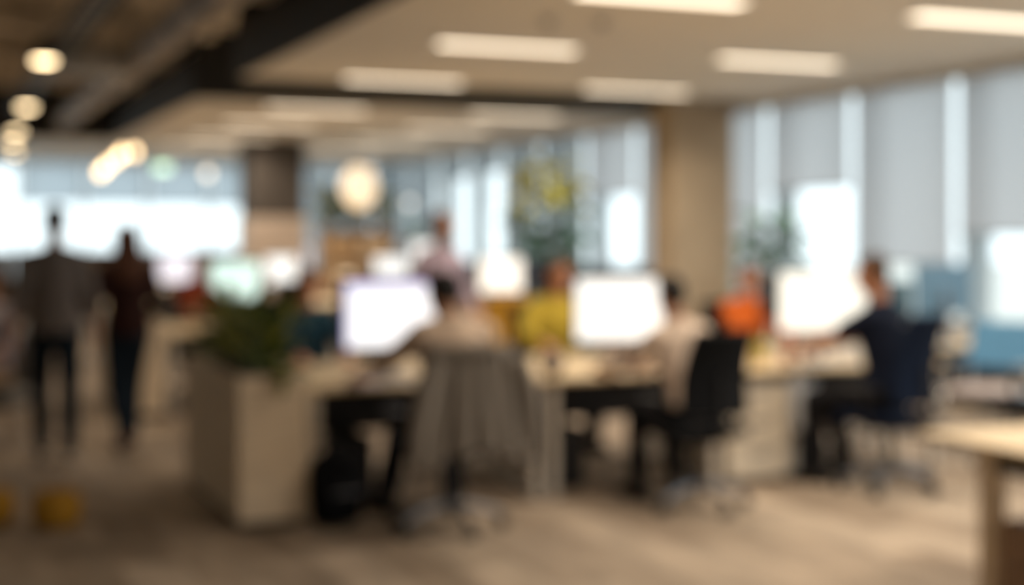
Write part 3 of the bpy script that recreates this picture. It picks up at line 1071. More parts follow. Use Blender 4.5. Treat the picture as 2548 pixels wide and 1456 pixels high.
    tag(body, label, cat, group)

    cv = max(voxel, 0.011)
    # ---- shirt
    mb = MB()
    torso(mb, 0.016, 1 if not P.get('tuck') else 1, 5, 0.0)
    mb.rings([ring(pel + V((0, -0.008, -0.05)), X0, Y0, 0.178, 0.132), ring(pel + V((0, -0.008, 0.03)), X0, Y0, 0.180, 0.13), ring(waist, X0, Y0, 0.158, 0.115)])
    mb.rings([ring(shl - RU @ V((0, 0, 0.02)), X1, Y1, 0.135, 0.09), ring(nb + RU @ V((0, 0, 0.012)), X1, Y1, 0.070, 0.068)])
    for sd in (-1, 1):
        mb.cap(sh[sd], 0.066, nb - RU @ V((0, 0, 0.03)), 0.058)
        if sleeves == 'long':
            mb.cap(sh[sd], 0.064, el[sd], 0.052)
            mb.cap(el[sd], 0.055, el[sd].lerp(wr[sd], 0.95), 0.038)
        elif sleeves == 'rolled':
            mb.cap(sh[sd], 0.064, el[sd], 0.054)
            mb.cap(el[sd], 0.056, el[sd].lerp(wr[sd], 0.35), 0.052)
        else:
            mb.cap(sh[sd], 0.064, sh[sd].lerp(el[sd], 0.62), 0.064)
    link('shirt', fuse(mb, cv, 4, 0.004, 3), shirt, body)
    # ---- trousers
    mb = MB()
    mb.rings([ring(pel + V((0, 0, -0.12)), X0, Y0, 0.15, 0.115), ring(pel + V((0, -0.006, 0)), X0, Y0, 0.175, 0.126), ring(pel + V((0, -0.004, 0.07)), X0, Y0, 0.160, 0.115)])
    for sd in (-1, 1):
        mb.cap(hip[sd], 0.102, kn[sd], 0.072)
        mb.cap(kn[sd], 0.072, an[sd] + V((0, 0, 0.015)), 0.060)
    link('trousers', fuse(mb, cv, 3, 0.004, 5), trousers, body)
    # ---- shoes
    for sd in (-1, 1):
        fy = Matrix.Rotation(foot_yaw[sd], 3, 'Z')
        pitch = R(P.get('tl' if sd < 0 else 'tr', 0))
        F = fy @ Matrix.Rotation(pitch, 3, 'X')
        a0 = an[sd]
        mb = MB()
        mb.cap(a0 + F @ V((0, -0.035, -0.038)), 0.041, a0 + F @ V((0, 0.06, -0.042)), 0.041)
        mb.cap(a0 + F @ V((0, 0.06, -0.046)), 0.040, a0 + F @ V((0, 0.155, -0.054)), 0.028)
        mb.cap(a0 + F @ V((0, -0.005, -0.03)), 0.043, a0 + F @ V((0, -0.005, 0.0)), 0.042)
        so = link('shoe', fuse(mb, 0.01, 3), shoes, body)
        sl = MB()
        out = []
        for k_ in range(20):
            a = 2 * math.pi * k_ / 20
            wx = 0.043 * (1.0 + 0.10 * math.sin(a))
            out.append(V((wx * math.cos(a), 0.055 + 0.132 * math.sin(a), 0)))
        sl.rings([[a0 + F @ (q + V((0, 0, -0.085))) for q in out], [a0 + F @ (q + V((0, 0, -0.066))) for q in out]])
        sl.build('sole', WHITEM if P.get('white_sole') else BLACKPL, so)
    # ---- hair
    mb = MB()
    mb.ell(hp(0, -0.024, 0.046), (0.083, 0.094, 0.082), HR, 20, 14)
    mb.ell(hp(0, -0.052, 0.0), (0.074, 0.062, 0.075), HR, 20, 14)
    mb.cap(hp(-0.045, 0.035, 0.086), 0.024, hp(0.045, 0.040, 0.086), 0.024)
    if hair_style == 'long':
        for k_ in range(9):
            a = R(-100 + 25 * k_)
            x_, y_ = 0.075 * math.sin(a), -0.035 - 0.055 * math.cos(a)
            tail = nb + RU @ V((x_ * 1.35, -0.075 + y_ * 0.25, -0.10 - 0.05 * math.cos(a)))
            mb.cap(hp(x_, y_, 0.02), 0.034, hp(x_ * 1.05, y_ - 0.005, -0.09), 0.034)
            mb.cap(hp(x_ * 1.05, y_ - 0.005, -0.09), 0.034, tail, 0.024)
    elif hair_style == 'bun':
        mb.ell(hp(0, -0.12, 0.05), (0.042, 0.04, 0.042), HR)
    elif hair_style == 'bob':
        for k_ in range(9):
            a = R(-105 + 26 * k_)
            x_, y_ = 0.08 * math.sin(a), -0.03 - 0.06 * math.cos(a)
            mb.cap(hp(x_, y_, 0.03), 0.030, hp(x_ * 1.08, y_, -0.10), 0.024)
    link('hair', fuse(mb, 0.009, 2, 0.004, 9), hair, body)
    # ---- face
    for sd in (-1, 1):
        e = MB().ell(hp(sd * 0.030, 0.0745, 0.0), (0.0125, 0.0115, 0.0070), HR, 12, 8).build('eye', EYEW, body)
        MB().ell(hp(sd * 0.030, 0.0845, 0.0), (0.0058, 0.003, 0.0056), HR, 10, 6).build('iris', EYED, e)
        MB().cap(hp(sd * 0.016, 0.086, 0.026), 0.0045, hp(sd * 0.046, 0.078, 0.028), 0.0035, 8).build('eyebrow', hair, body)
    MB().ell(hp(0, 0.0925, -0.058), (0.021, 0.006, 0.0075), HR, 12, 8).build('lips', mat('lips', (0.42, 0.17, 0.13), 0.5), body)
    return body


SKIN1 = mat('skin_tan', (0.52, 0.27, 0.17), 0.55, var=0.06)
SKIN2 = mat('skin_warm', (0.50, 0.22, 0.12), 0.55, var=0.06)
SKIN3 = mat('skin_light', (0.62, 0.36, 0.26), 0.55, var=0.06)
HAIRB = mat('hair_black', (0.010, 0.008, 0.007), 0.75, var=0.3, scale=40)
HAIRD = mat('hair_dark_brown', (0.025, 0.014, 0.008), 0.75, var=0.3, scale=40)
HAIRR = mat('hair_red_brown', (0.10, 0.035, 0.014), 0.75, var=0.3, scale=40)
HAIRN = mat('hair_brown', (0.07, 0.035, 0.016), 0.75, var=0.3, scale=40)


def cloth(name, rgb):
    return mat(name, rgb, 0.9, var=0.12, scale=9, bump=0.25, bscale=180, spec=0.15)


DENIM = cloth('dark_denim', (0.012, 0.022, 0.035))
BLACKT = cloth('black_trousers', (0.010, 0.010, 0.012))
LBROWN = mat('brown_leather', (0.16, 0.055, 0.025), 0.45)
LGREYS = mat('grey_canvas_shoe', (0.20, 0.17, 0.15), 0.8)
LBLACK = mat('black_leather', (0.012, 0.011, 0.010), 0.4)
# ------------------------------------------------------------------ front bench
DX = (2.05, 3.55, 5.05, 6.55)
front_l = ('light oak desk with the grey coat chair pulled up to it', 'light oak desk of the person in the cream shirt', 'light oak desk of the person in the navy T-shirt')
back_l = ('light oak desk of the person in the teal sweater', 'light oak desk of the person in the mustard sweater', 'light oak desk of the person in the orange shirt')
for i in range(3):
    make_desk('desk', front_l[i], DX[i], DX[i + 1], 8.05, 8.85, -1, 'desks of the front bench', inset=((0.035, 0.035), (0.035, 0.28), (0.27, 0.035))[i])
    make_desk('desk', back_l[i], DX[i], DX[i + 1], 8.89, 9.69, 1, 'desks of the front bench')

SCR1 = emit_mat('screen_cool_white', (0.93, 0.95, 1.0), 1.05)
SCR2 = emit_mat('screen_white', (0.97, 1.0, 0.99), 0.92)
SCR3 = emit_mat('screen_cream', (0.98, 1.0, 0.90), 0.84)
SCRC = emit_mat('screen_cyan', (0.64, 0.98, 0.90), 0.92)
SCRL = emit_mat('screen_lavender', (0.85, 0.84, 1.0), 0.85)
SCRG = emit_mat('screen_pale', (0.88, 0.96, 1.0), 0.85)
BAR = emit_mat('screen_toolbar_lavender', (0.38, 0.36, 0.85), 0.9)
T = 0.738
make_monitor('large monitor with a cool white screen and lavender edge before the coat draped chair', (2.69, 8.52, T), R(2), 0.58, 0.40, 0.385, SCR1, bar=BAR)
make_monitor('large monitor with a plain white screen before the person in the cream shirt', (4.27, 8.52, T), R(-6), 0.60, 0.40, 0.385, SCR2)
make_monitor('large monitor with a cream screen before the person in the navy T-shirt', (5.86, 8.52, T), R(-14), 0.63, 0.40, 0.41, SCR3)
make_monitor('dark monitor back facing us in front of the person in the teal sweater', (2.83, 9.25, T), R(180), 0.52, 0.32, 0.43, SCR2)
make_monitor('dark monitor back mostly hidden behind the plain white monitor', (4.55, 9.25, T), R(180), 0.50, 0.32, 0.40, SCR2)
make_monitor('dark monitor back facing us beside the person in the orange shirt', (6.06, 9.25, T), R(180), 0.50, 0.32, 0.42, SCR2)
make_keyboard('slim keyboard in front of the cool white monitor', (2.72, 8.26, T), R(0))
make_keyboard('slim keyboard in front of the plain white monitor', (4.22, 8.27, T), R(4))
make_keyboard('slim keyboard in front of the cream monitor', (5.62, 8.30, T), R(20))
make_mouse('white mouse on the desk of the person in the cream shirt', (4.62, 8.25, T), R(5))

# things on the front desks
t = thing('desk_speaker', 'round black desk speaker with painted pale highlight on its front beside the plain white monitor', 'speaker', (3.66, 8.24, T), R(-18))
MB().ell((0, 0, 0.085), (0.075, 0.07, 0.078)).build('shell', BLACKPL, t)
cn = MB().lathe([(0.001, 0.0), (0.046, 0.0), (0.036, -0.012), (0.001, -0.016)], n=20).build('pale_highlight', mat('speaker_highlight', (0.62, 0.52, 0.47), 0.7), t)  # pale disc colour imitates a small highlight on the dark object
cn.rotation_euler = (R(-90), 0, 0)
cn.location = (0, -0.062, 0.095)
MB().cyl((0, 0, 0), (0, 0, 0.02), 0.05, n=20).build('foot', BLACKPL, t)
mug('dark red mug on the desk beside the cream monitor', (5.46, 8.36, T), mat('dark_red_glaze', (0.16, 0.015, 0.012), 0.3), R(40))
t = thing('notepad', 'pale lavender notepad lying on the desk before the coat draped chair', 'notepad', (2.42, 8.17, T), R(8))
MB().span((-0.10, -0.07, 0), (0.10, 0.07, 0.008), 0.002).build('pages', mat('lavender_paper', (0.62, 0.58, 0.66), 0.8), t)
MB().span((-0.10, 0.055, 0.008), (0.10, 0.07, 0.011)).build('binding', GREYFAB, t)
t = thing('laptop', 'open pale laptop in front of the person in the navy T-shirt', 'laptop', (6.02, 8.28, T), R(-10))
MB().box((0, 0, 0.008), (0.32, 0.22, 0.014), 0.004).build('base', WHITEM, t)
MB().box((0, 0.145, 0.105), (0.32, 0.008, 0.21), 0.003, Matrix.Rotation(R(-17), 3, 'X')).build('lid', WHITEM, t)
MB().box((0, -0.005, 0.0165), (0.27, 0.10, 0.003)).build('key_bed', GREYAL, t)
t = thing('table_plant', 'small lime green plant in a yellow pot on the desk beside the cream monitor', 'plant', (5.28, 8.42, T))
MB().lathe([(0.001, 0), (0.04, 0), (0.055, 0.09), (0.05, 0.09), (0.045, 0.07), (0.001, 0.07)], n=20).build('pot', mat('yellow_glaze', (0.55, 0.42, 0.05), 0.4), t)
rn = random.Random(4)
for i in range(16):
    add_leaf(t, 'oval', mat('leaf_lime', (0.38, 0.42, 0.04), 0.5, var=0.2), (0.015 * math.cos(i * 2.4), 0.015 * math.sin(i * 2.4), 0.08), i * 2.4, R(rn.uniform(25, 75)), rn.uniform(0.09, 0.13))
t = thing('table_lamp', 'small tan shaded table lamp glowing on the second bench', 'lamp', (4.05, 14.35, T))
MB().lathe([(0.001, 0), (0.06, 0), (0.06, 0.015), (0.012, 0.03), (0.012, 0.34), (0.001, 0.34)], n=18).build('base', BLACKPL, t)
MB().lathe([(0.10, 0.30), (0.065, 0.50), (0.062, 0.50), (0.097, 0.30)], n=22).build('lamp_shade', emit_mat('tan_shade', (1.0, 0.70, 0.38), 0.85), t)
MB().ell((0, 0, 0.38), (0.025, 0.025, 0.035)).build('bulb', BULBC, t)

# the planter closing the bench, with its plants
planter('pale timber planter box at the end of the front bench', 1.60, 1.98, 7.78, 9.50, 0.84)
gl = ['dark leafy plant at the near end of the front planter', 'olive leafy plant second along the front planter', 'dark leafy plant in the middle of the front planter',
      'bushy green plant fourth along the front planter', 'dark leafy plant at the far end of the front planter']
for i in range(5):
    bush(gl[i], (1.79 + 0.03 * (-1) ** i, 8.0 + i * 0.31, 0.79), 0.40 + 0.05 * ((i * 7) % 3), 0.30, 46, [LEAFD, LEAFD, LEAFO] if i % 2 == 0 else [LEAFO, LEAFD], 11 + i, leaf=0.17, group='plants in the front planter')
t = bush('trailing green sprig hanging over the front of the planter', (1.83, 7.77, 0.80), 0.10, 0.10, 12, [LEAFD, LEAFO], 77, leaf=0.10, group='plants in the front planter', name='trailing_plant')
for i, c in enumerate(list(t.children)):
    if c.name.startswith('leaf'):
        c.location = (0.02 * math.sin(i * 2.1), -0.015 - 0.004 * i, 0.06 - 0.012 * i)

# pedestal and small things under the desks
t = thing('drawer_pedestal', 'cream drawer pedestal under the desks between the black and the navy chair', 'cabinet', (4.82, 8.06, 0))
MB().span((0, 0.02, 0.03), (0.46, 0.58, 0.64), 0.004).build('body', PEDM, t)
for i in range(3):
    d_ = MB().span((0.006, 0, 0.04 + i * 0.2), (0.454, 0.019, 0.23 + i * 0.2), 0.003).build('drawer', PEDM, t)
    MB().span((0.16, -0.012, 0.185 + i * 0.2), (0.30, 0.001, 0.20 + i * 0.2), 0.003).build('handle', GREYAL, d_)
for sx in (0.05, 0.41):
    for sy in (0.08, 0.52):
        MB().cyl((sx - 0.01, sy, 0.02), (sx + 0.01, sy, 0.02), 0.02, n=12).build('caster', BLACKPL, t)

t = thing('tote_bag', 'white cloth tote bag hanging from the desk edge beside the cream pedestal', 'bag', (5.36, 8.02, 0))
TOTE = cloth('white_canvas', (0.62, 0.66, 0.72))


def tote(sy):
    return lambda u, v: ((u - 0.5) * (0.20 - 0.05 * (1 - v)), sy * (0.012 + 0.035 * math.sin(math.pi * u) * math.sin(math.pi * min(1, v * 0.9 + 0.05))) + 0.006 * math.sin(14 * u + 2 * v), 0.34 + 0.30 * v)


b_ = MB().sheet(tote(1), 12, 10, 0.004).sheet(tote(-1), 12, 10, 0.004)
b_.build('bag_body', TOTE, t)
for sy in (-0.012, 0.012):
    MB().tube([(-0.05, sy, 0.62), (-0.03, sy * 0.5, 0.69), (0.03, sy * 0.5, 0.69), (0.05, sy, 0.62)], 0.007, 6).build('strap', TOTE, t)
MB().tube([(0, 0, 0.708), (0, 0, 0.68), (0, -0.012, 0.675)], 0.004, 6).build('hook', CHROME, t)

# backpack on the floor
t = thing('backpack', 'black backpack standing on the carpet beside the planter', 'backpack', (2.13, 7.74, 0), R(12))
mb = MB()
mb.box((0, 0, 0.19), (0.29, 0.17, 0.36), 0.06, None, 3)
mb.ell((0, 0, 0.33), (0.14, 0.085, 0.115))
mb.box((0, -0.085, 0.14), (0.22, 0.08, 0.20), 0.035, None, 3)
link('pack_body', fuse(mb, 0.009, 4, 0.003, 4), BLACKFAB, t)
MB().tube([(-0.03, 0.02, 0.43), (-0.025, 0.02, 0.475), (0.025, 0.02, 0.475), (0.03, 0.02, 0.43)], 0.008, 8).build('grab_handle', BLACKFAB, t)
for sx in (-0.08, 0.08):
    MB().tube([(sx, 0.085, 0.38), (sx * 1.2, 0.13, 0.30), (sx * 1.2, 0.125, 0.15), (sx * 1.1, 0.08, 0.06)], 0.014, 8).build('shoulder_strap', BLACKFAB, t)
MB().tube([(-0.09, -0.127, 0.20), (0, -0.133, 0.205), (0.09, -0.127, 0.20)], 0.004, 6).build('pocket_zip', GREYAL, t)

# chairs of the front bench
make_chair('swivel chair with dark blue seat under a draped grey coat', DBLUEFAB, BLACKPL, (2.66, 7.42, 0), R(6), metal=GREYAL, bh=0.42)
make_chair('black swivel chair behind the person in the cream shirt', BLACKFAB, BLACKPL, (4.24, 7.46, 0), R(6), metal=GREYAL)
make_chair('navy swivel chair under the person in the navy T-shirt', NAVYFAB, BLACKPL, (5.66, 7.50, 0), R(20), metal=GREYAL, bh=0.56)
make_chair('black swivel chair under the person in the teal sweater', BLACKFAB, BLACKPL, (2.56, 10.18, 0), R(180))
make_chair('black swivel chair under the person in the mustard sweater', BLACKFAB, BLACKPL, (4.50, 10.18, 0), R(180))
make_chair('black swivel chair under the person in the orange shirt', BLACKFAB, BLACKPL, (6.2, 10.18, 0), R(180))

# the coat over the first chair
ct = thing('draped_coat', 'grey brown wool coat draped over the back of the dark blue swivel chair', 'coat', (2.66, 7.42, 0), R(6))


def coat(u, v):
    # v runs from the hem behind the chair, up over the backrest and a little down in front
    x_ = (u - 0.5)
    if v < 0.82:
        k_ = v / 0.82
        w = 0.70 - 0.20 * k_ ** 1.2
        z = 0.34 + 0.66 * k_ + 0.15 * (1 - (2 * x_) ** 2) * (1 - k_) ** 2
        yy = -0.40 - 0.02 * (1 - k_) + 0.09 * (2 * x_) ** 2
        yy += (0.035 * (1 - k_) + 0.010) * math.sin(2 * math.pi * 4.5 * u + 0.7) + 0.012 * math.sin(2 * math.pi * 9 * u)
    else:
        k_ = (v - 0.82) / 0.18
        w = 0.50 - 0.04 * k_
        a = math.pi * min(1, k_ * 1.6)
        z = 1.00 + 0.03 * math.sin(a) - 0.16 * max(0, k_ - 0.5)
        yy = -0.40 + 0.09 * (2 * x_) ** 2 + 0.105 * k_ ** 0.8
    return (x_ * w, yy, z)


MB().sheet(coat, 48, 40, 0.014).build('coat_body', COATM, ct)
for sx in (-1, 1):
    MB().tube([(sx * 0.235, -0.37, 0.96), (sx * 0.30, -0.38, 0.80), (sx * 0.33, -0.36, 0.60), (sx * 0.335, -0.35, 0.42)], [0.06, 0.06, 0.055, 0.05], 12).build('sleeve', COATM, ct)
MB().tube([(-0.13, -0.41, 1.015), (0, -0.425, 1.025), (0.13, -0.41, 1.015)], [0.025, 0.032, 0.025], 10).build('collar', COATM, ct)

# ------------------------------------------------------------------ people at the front bench
SIT = dict(pelvis=0.575, lean=8, wl=(-0.17, 0.56, 0.785), wr=(0.17, 0.56, 0.785), al=(-0.13, 0.40, 0.09), ar=(0.13, 0.36, 0.09), pitch=6)


def sit(**k_):
    d_ = dict(SIT)
    d_.update(k_)
    return d_


person('person in a beige shirt seated in front of the cool white monitor', (2.78, 7.56, 0), R(5), sit(lean=9, crane=48, pitch=16, wl=(-0.30, 0.50, 0.79), al=(-0.20, 0.46, 0.09), yaw=8), SKIN1,
       cloth('beige_shirt', (0.78, 0.60, 0.46)), BLACKT, HAIRB, LBLACK, 'rolled', s=1.04, wide=1.12)
person('person in a cream shirt leaning forward before the plain white monitor', (4.30, 7.56, 0), R(8), sit(lean=20, side=-2, wl=(-0.22, 0.62, 0.79), wr=(0.05, 0.60, 0.79), yaw=0, al=(-0.18, 0.34, 0.09)), SKIN1,
       cloth('cream_shirt', (0.82, 0.66, 0.54)), BLACKT, HAIRB, LBLACK, 'long')
person('person in a navy T-shirt turned sideways before the cream monitor', (5.70, 7.58, 0), R(26), sit(lean=6, wl=(-0.10, 0.56, 0.79), wr=(0.16, 0.56, 0.79), yaw=12, pitch=10), SKIN2,
       cloth('navy_shirt', (0.010, 0.014, 0.030)), BLACKT, HAIRN, LBLACK, 'short', s=1.07)
person('person in a teal sweater facing us across the front bench', (2.54, 10.12, 0), R(180), sit(lean=10, pitch=12), SKIN2,
       cloth('teal_sweater', (0.018, 0.055, 0.085)), BLACKT, HAIRB, LBLACK, 'long', voxel=0.008)
person('person in a mustard sweater facing us across the front bench', (4.50, 10.12, 0), R(180), sit(lean=8, pitch=10, wl=(-0.24, 0.46, 0.79), wr=(0.26, 0.46, 0.79)), SKIN2,
       cloth('mustard_sweater', (0.50, 0.37, 0.05)), BLACKT, HAIRD, LBLACK, 'long', 'bob', voxel=0.008, s=1.04, wide=1.06)
person('person in an orange shirt facing us across the front bench', (6.20, 10.12, 0), R(172), sit(lean=8, pitch=10, yaw=-15), SKIN2,
       cloth('orange_shirt', (0.62, 0.13, 0.02)), BLACKT, HAIRD, LBLACK, 'long', voxel=0.008)

# ------------------------------------------------------------------ people on the move
WALK = dict(pelvis=0.93, lean=2)
person('man in a grey shirt and dark jeans walking away down the walkway', (0.90, 10.85, 0), R(-4),
       dict(pelvis=0.93, lean=2, al=(-0.08, 0.20, 0.09), ar=(0.09, -0.20, 0.115), tr=-18, wl=(-0.27, -0.05, 0.86), wr=(0.28, 0.10, 0.87), el=(-0.5, -0.6, 1.0), er=(0.5, -0.6, 1.0), pl=(1, 0, 0), pr=(-1, 0, 0), white_sole=1),
       SKIN1, cloth('grey_shirt', (0.19, 0.165, 0.155)), DENIM, HAIRD, LGREYS, 'rolled', s=1.04)
person('woman with long brown hair in dark clothes walking away, brown shoes', (1.47, 11.30, 0), R(6),
       dict(pelvis=0.93, lean=2, al=(-0.06, -0.14, 0.10), ar=(0.07, 0.16, 0.09), tl=-14, wl=(-0.22, 0.16, 0.98), wr=(0.20, 0.20, 1.0), el=(-0.5, -0.6, 1.0), er=(0.5, -0.6, 1.0), pl=(1, 0, 0), pr=(-1, 0, 0)),
       SKIN1, cloth('dark_maroon_top', (0.035, 0.014, 0.012)), DENIM, HAIRR, LBROWN, 'rolled', 'long', s=0.97)
person('person in a lavender shirt standing behind the front bench, red brown hair', (4.0, 11.35, 0), R(200),
       dict(pelvis=0.93, lean=3, wl=(-0.2, 0.22, 1.0), wr=(0.2, 0.22, 1.0), yaw=20), SKIN1, cloth('lavender_shirt', (0.42, 0.33, 0.40)), BLACKT, HAIRR, LBLACK, 'long', 'short', voxel=0.009, s=1.03)
person('person in a rust red sweater seated across the second bench', (2.70, 15.2, 0), R(180), sit(lean=4, pitch=4), SKIN1,
       cloth('rust_sweater', (0.26, 0.045, 0.018)), BLACKT, HAIRD, LBLACK, 'long', voxel=0.010, s=1.04)
person('person in a pale lavender shirt seated at the edge of the picture', (0.50, 11.9, 0), R(150), sit(lean=0, wl=(-0.16, 0.34, 0.70), wr=(0.16, 0.34, 0.70), pelvis=0.55), SKIN1,
       cloth('pale_lavender_shirt', (0.42, 0.38, 0.44)), cloth('tan_trousers', (0.32, 0.22, 0.14)), HAIRD, LBROWN, 'rolled', voxel=0.009)
t = thing('lounge_chair', 'grey lounge chair at the edge of the picture under the seated person', 'chair', (0.50, 11.9, 0), R(150))
MB().box((0, 0.02, 0.36), (0.60, 0.58, 0.14), 0.05, None, 3).build('seat', GREYFAB, t)
MB().box((0, -0.27, 0.60), (0.58, 0.11, 0.48), 0.045, Matrix.Rotation(R(8), 3, 'X'), 3).build('backrest', GREYFAB, t)
for sx in (-1, 1):
    for sy in (-0.22, 0.24):
        MB().cyl((sx * 0.24, sy, 0.30), (sx * 0.27, sy * 1.1, 0), 0.018, 0.012, 10).build('leg', OAKD, t)


def shade_tower(label, loc, rz=0.0):  # added black boxes that stand in for deep shade under the desks
    t = thing('shade_filler_tower', label, 'computer', loc, rz)
    MB().span((-0.10, 0, 0.02), (0.10, 0.46, 0.40), 0.006).build('case', BLACKPL, t)
    MB().span((-0.095, -0.012, 0.03), (0.095, 0.0, 0.39), 0.004).build('front_panel', BLACKPL, t)
    MB().cyl((0.05, -0.016, 0.35), (0.05, -0.011, 0.35), 0.010, n=12).build('power_button', GREYAL, t)
    for sx in (-0.07, 0.07):
        for sy in (0.06, 0.40):
            MB().cyl((sx, sy, 0), (sx, sy, 0.022), 0.018, n=10).build('foot', BLACKPL, t)


shade_tower('added black computer tower darkening the space under the desk beside the backpack', (2.42, 8.30, 0))
shade_tower('added black computer tower darkening the space under the desk of the person in the cream shirt', (3.80, 8.28, 0))
shade_tower('added black computer tower darkening the space beside the white tote bag', (5.58, 8.32, 0))
# ------------------------------------------------------------------ rear benches
def bench(y0, ordinal, n_back=3):
    for i in range(3):
        e = ('next to the planter', 'in the middle', 'at the window end')[i]
        make_desk('desk', 'near-side oak desk %s of the %s bench' % (e, ordinal), DX[i], DX[i + 1], y0, y0 + 0.8, -1, 'desks of the rear benches')
        make_desk('desk', 'far-side oak desk %s of the %s bench' % (e, ordinal), DX[i], DX[i + 1], y0 + 0.84, y0 + 1.64, 1, 'desks of the rear benches')


bench(13.1, 'second')
bench(18.2, 'third')
bench(23.3 + 1.2, 'fourth')
planter('pale timber planter box at the end of the second bench', 1.62, 2.0, 12.9, 14.6, 0.86)
for i in range(4):
    bush(['low olive plant nearest us', 'green plant second along', 'low dark plant third along', 'olive plant at the far end'][i] + ' in the second planter', (1.81, 13.15 + i * 0.4, 0.80), 0.30, 0.26, 24, [LEAFO, LEAFD], 31 + i, leaf=0.15, group='plants in the second planter')

make_monitor('monitor with a cyan white screen on the second bench above the front planter', (2.76, 13.6, T), R(4), 0.46, 0.36, 0.45, SCRC)
make_monitor('monitor with a pale screen in the middle of the second bench', (4.30, 13.6, T), R(0), 0.34, 0.28, 0.52, SCRG)
make_monitor('monitor with a warm white screen at the window end of the second bench', (5.47, 13.6, T), R(-5), 0.44, 0.34, 0.48, emit_mat('screen_warm', (1.0, 0.95, 0.86), 1.0))
make_monitor('monitor with a lavender grey screen on the third bench, near the walking woman', (3.03, 18.7, T), R(0), 0.42, 0.34, 0.46, SCRL)
make_monitor('monitor with a pale screen on the third bench beside the cyan screen', (4.40, 18.7, T), R(0), 0.40, 0.36, 0.42, SCRG)
make_monitor('tall monitor with a white screen at the window end of the third bench', (6.36, 18.7, T), R(0), 0.30, 0.42, 0.58, SCRG)
make_monitor('monitor with a lavender screen on the farthest bench', (6.15, 24.95, T), R(0), 0.46, 0.36, 0.50, SCRL)

make_monitor('dark navy monitor back at the window end of the second bench', (6.05, 14.3, T), R(180), 0.34, 0.32, 0.46, SCR2, casing=mat('navy_casing', (0.012, 0.022, 0.045), 0.5))

make_chair('yellow upholstered swivel chair at the second bench', YELFAB, BLACKPL, (4.92, 12.5, 0), R(10))
make_chair('empty black swivel chair before the cyan screen', BLACKFAB, BLACKPL, (2.85, 12.75, 0), R(-10))
make_chair('grey swivel chair in the middle of the second bench', GREYFAB, BLACKPL, (4.15, 12.75, 0), R(8))
make_chair('black swivel chair under the person in the rust red sweater', BLACKFAB, BLACKPL, (2.72, 15.26, 0), R(180))
make_chair('grey swivel chair on the far side of the second bench', GREYFAB, BLACKPL, (5.8, 15.2, 0), R(180))
make_chair('grey swivel chair at the third bench nearest the walkway', GREYFAB, BLACKPL, (2.9, 17.7, 0), R(12))
make_chair('black swivel chair in the middle of the third bench', BLACKFAB, BLACKPL, (4.3, 17.7, 0), R(-8))
make_chair('grey swivel chair at the window end of the third bench', GREYFAB, BLACKPL, (5.9, 17.7, 0), R(5))

# shelving with plants in front of the far windows
t = thing('shelving_unit', 'tan wooden open shelving unit with plants on top', 'shelf', (5.75, 21.6, 0))
SW, SD, SH = 1.15, 0.38, 1.72
for xx in (0, SW / 2 - 0.012, SW - 0.024):
    MB().span((xx, 0, 0), (xx + 0.024, SD, SH), 0.002).build('upright', OAKD, t)
for i in range(5):
    z = 0.04 + i * (SH - 0.064) / 4
    for hx in (0.024, SW / 2 + 0.012):
        MB().span((hx, 0, z), (hx + SW / 2 - 0.036, SD, z + 0.024), 0.002).build('shelf_board', OAKD, t)
MB().span((0.024, SD - 0.012, 0.06), (SW - 0.024, SD, SH - 0.03)).build('back_panel', OAKD, t)
BOXC = [mat('kraft_card', (0.52, 0.33, 0.17), 0.8), mat('pale_card', (0.60, 0.45, 0.30), 0.8)]
pos = ['top row of the shelving unit, walkway side', 'top row of the shelving unit, window side', 'second row of the shelving unit, walkway side', 'second row of the shelving unit, window side']
for i in range(4):
    hx = 5.75 + (0.05 if i % 2 == 0 else SW / 2 + 0.03)
    z = 0.04 + (3 - i // 2) * (SH - 0.064) / 4 + 0.024
    b_ = thing('storage_box', 'cardboard storage box in the ' + pos[i], 'box', (hx, 21.62, z))
    MB().span((0, 0, 0), (0.46, 0.3, 0.24), 0.004).build('box_body', BOXC[i % 2], b_)
    MB().span((-0.006, -0.006, 0.24), (0.466, 0.306, 0.29), 0.004).build('lid', BOXC[(i + 1) % 2], b_)
for i, (xx, lab) in enumerate(((5.92, 'bushy green plant on the walkway end of the shelving unit'), (6.32, 'green plant in the middle of the shelving unit top'), (6.72, 'olive plant on the window end of the shelving unit'))):
    t = bush(lab, (xx, 21.8, SH), 0.58, 0.36, 60, [LEAFD, LEAFO], 60 + i, leaf=0.27)
    MB().lathe([(0.001, 0), (0.07, 0), (0.09, 0.12), (0.08, 0.12), (0.075, 0.1), (0.001, 0.1)], n=18).build('pot', TERRA, t)
t = bush('dark teal leafed plant in front of the far side windows', (7.55, 22.6, 1.5), 0.35, 0.2, 26, [LEAFB], 68, leaf=0.15)
MB().lathe([(0.001, 0), (0.07, 0), (0.09, 0.12), (0.08, 0.12), (0.075, 0.1), (0.001, 0.1)], n=18).build('pot', TERRA, t)
t = thing('plant_stand', 'tall slim wooden plant stand in front of the far side windows', 'plant stand', (7.55, 22.6, 0))
MB().box((0, 0, 1.485), (0.3, 0.3, 0.03), 0.005).build('top', OAKD, t)
for sx in (-1, 1):
    for sy in (-1, 1):
        MB().cyl((sx * 0.12, sy * 0.12, 1.47), (sx * 0.14, sy * 0.14, 0), 0.014, n=10).build('leg', OAKD, t)

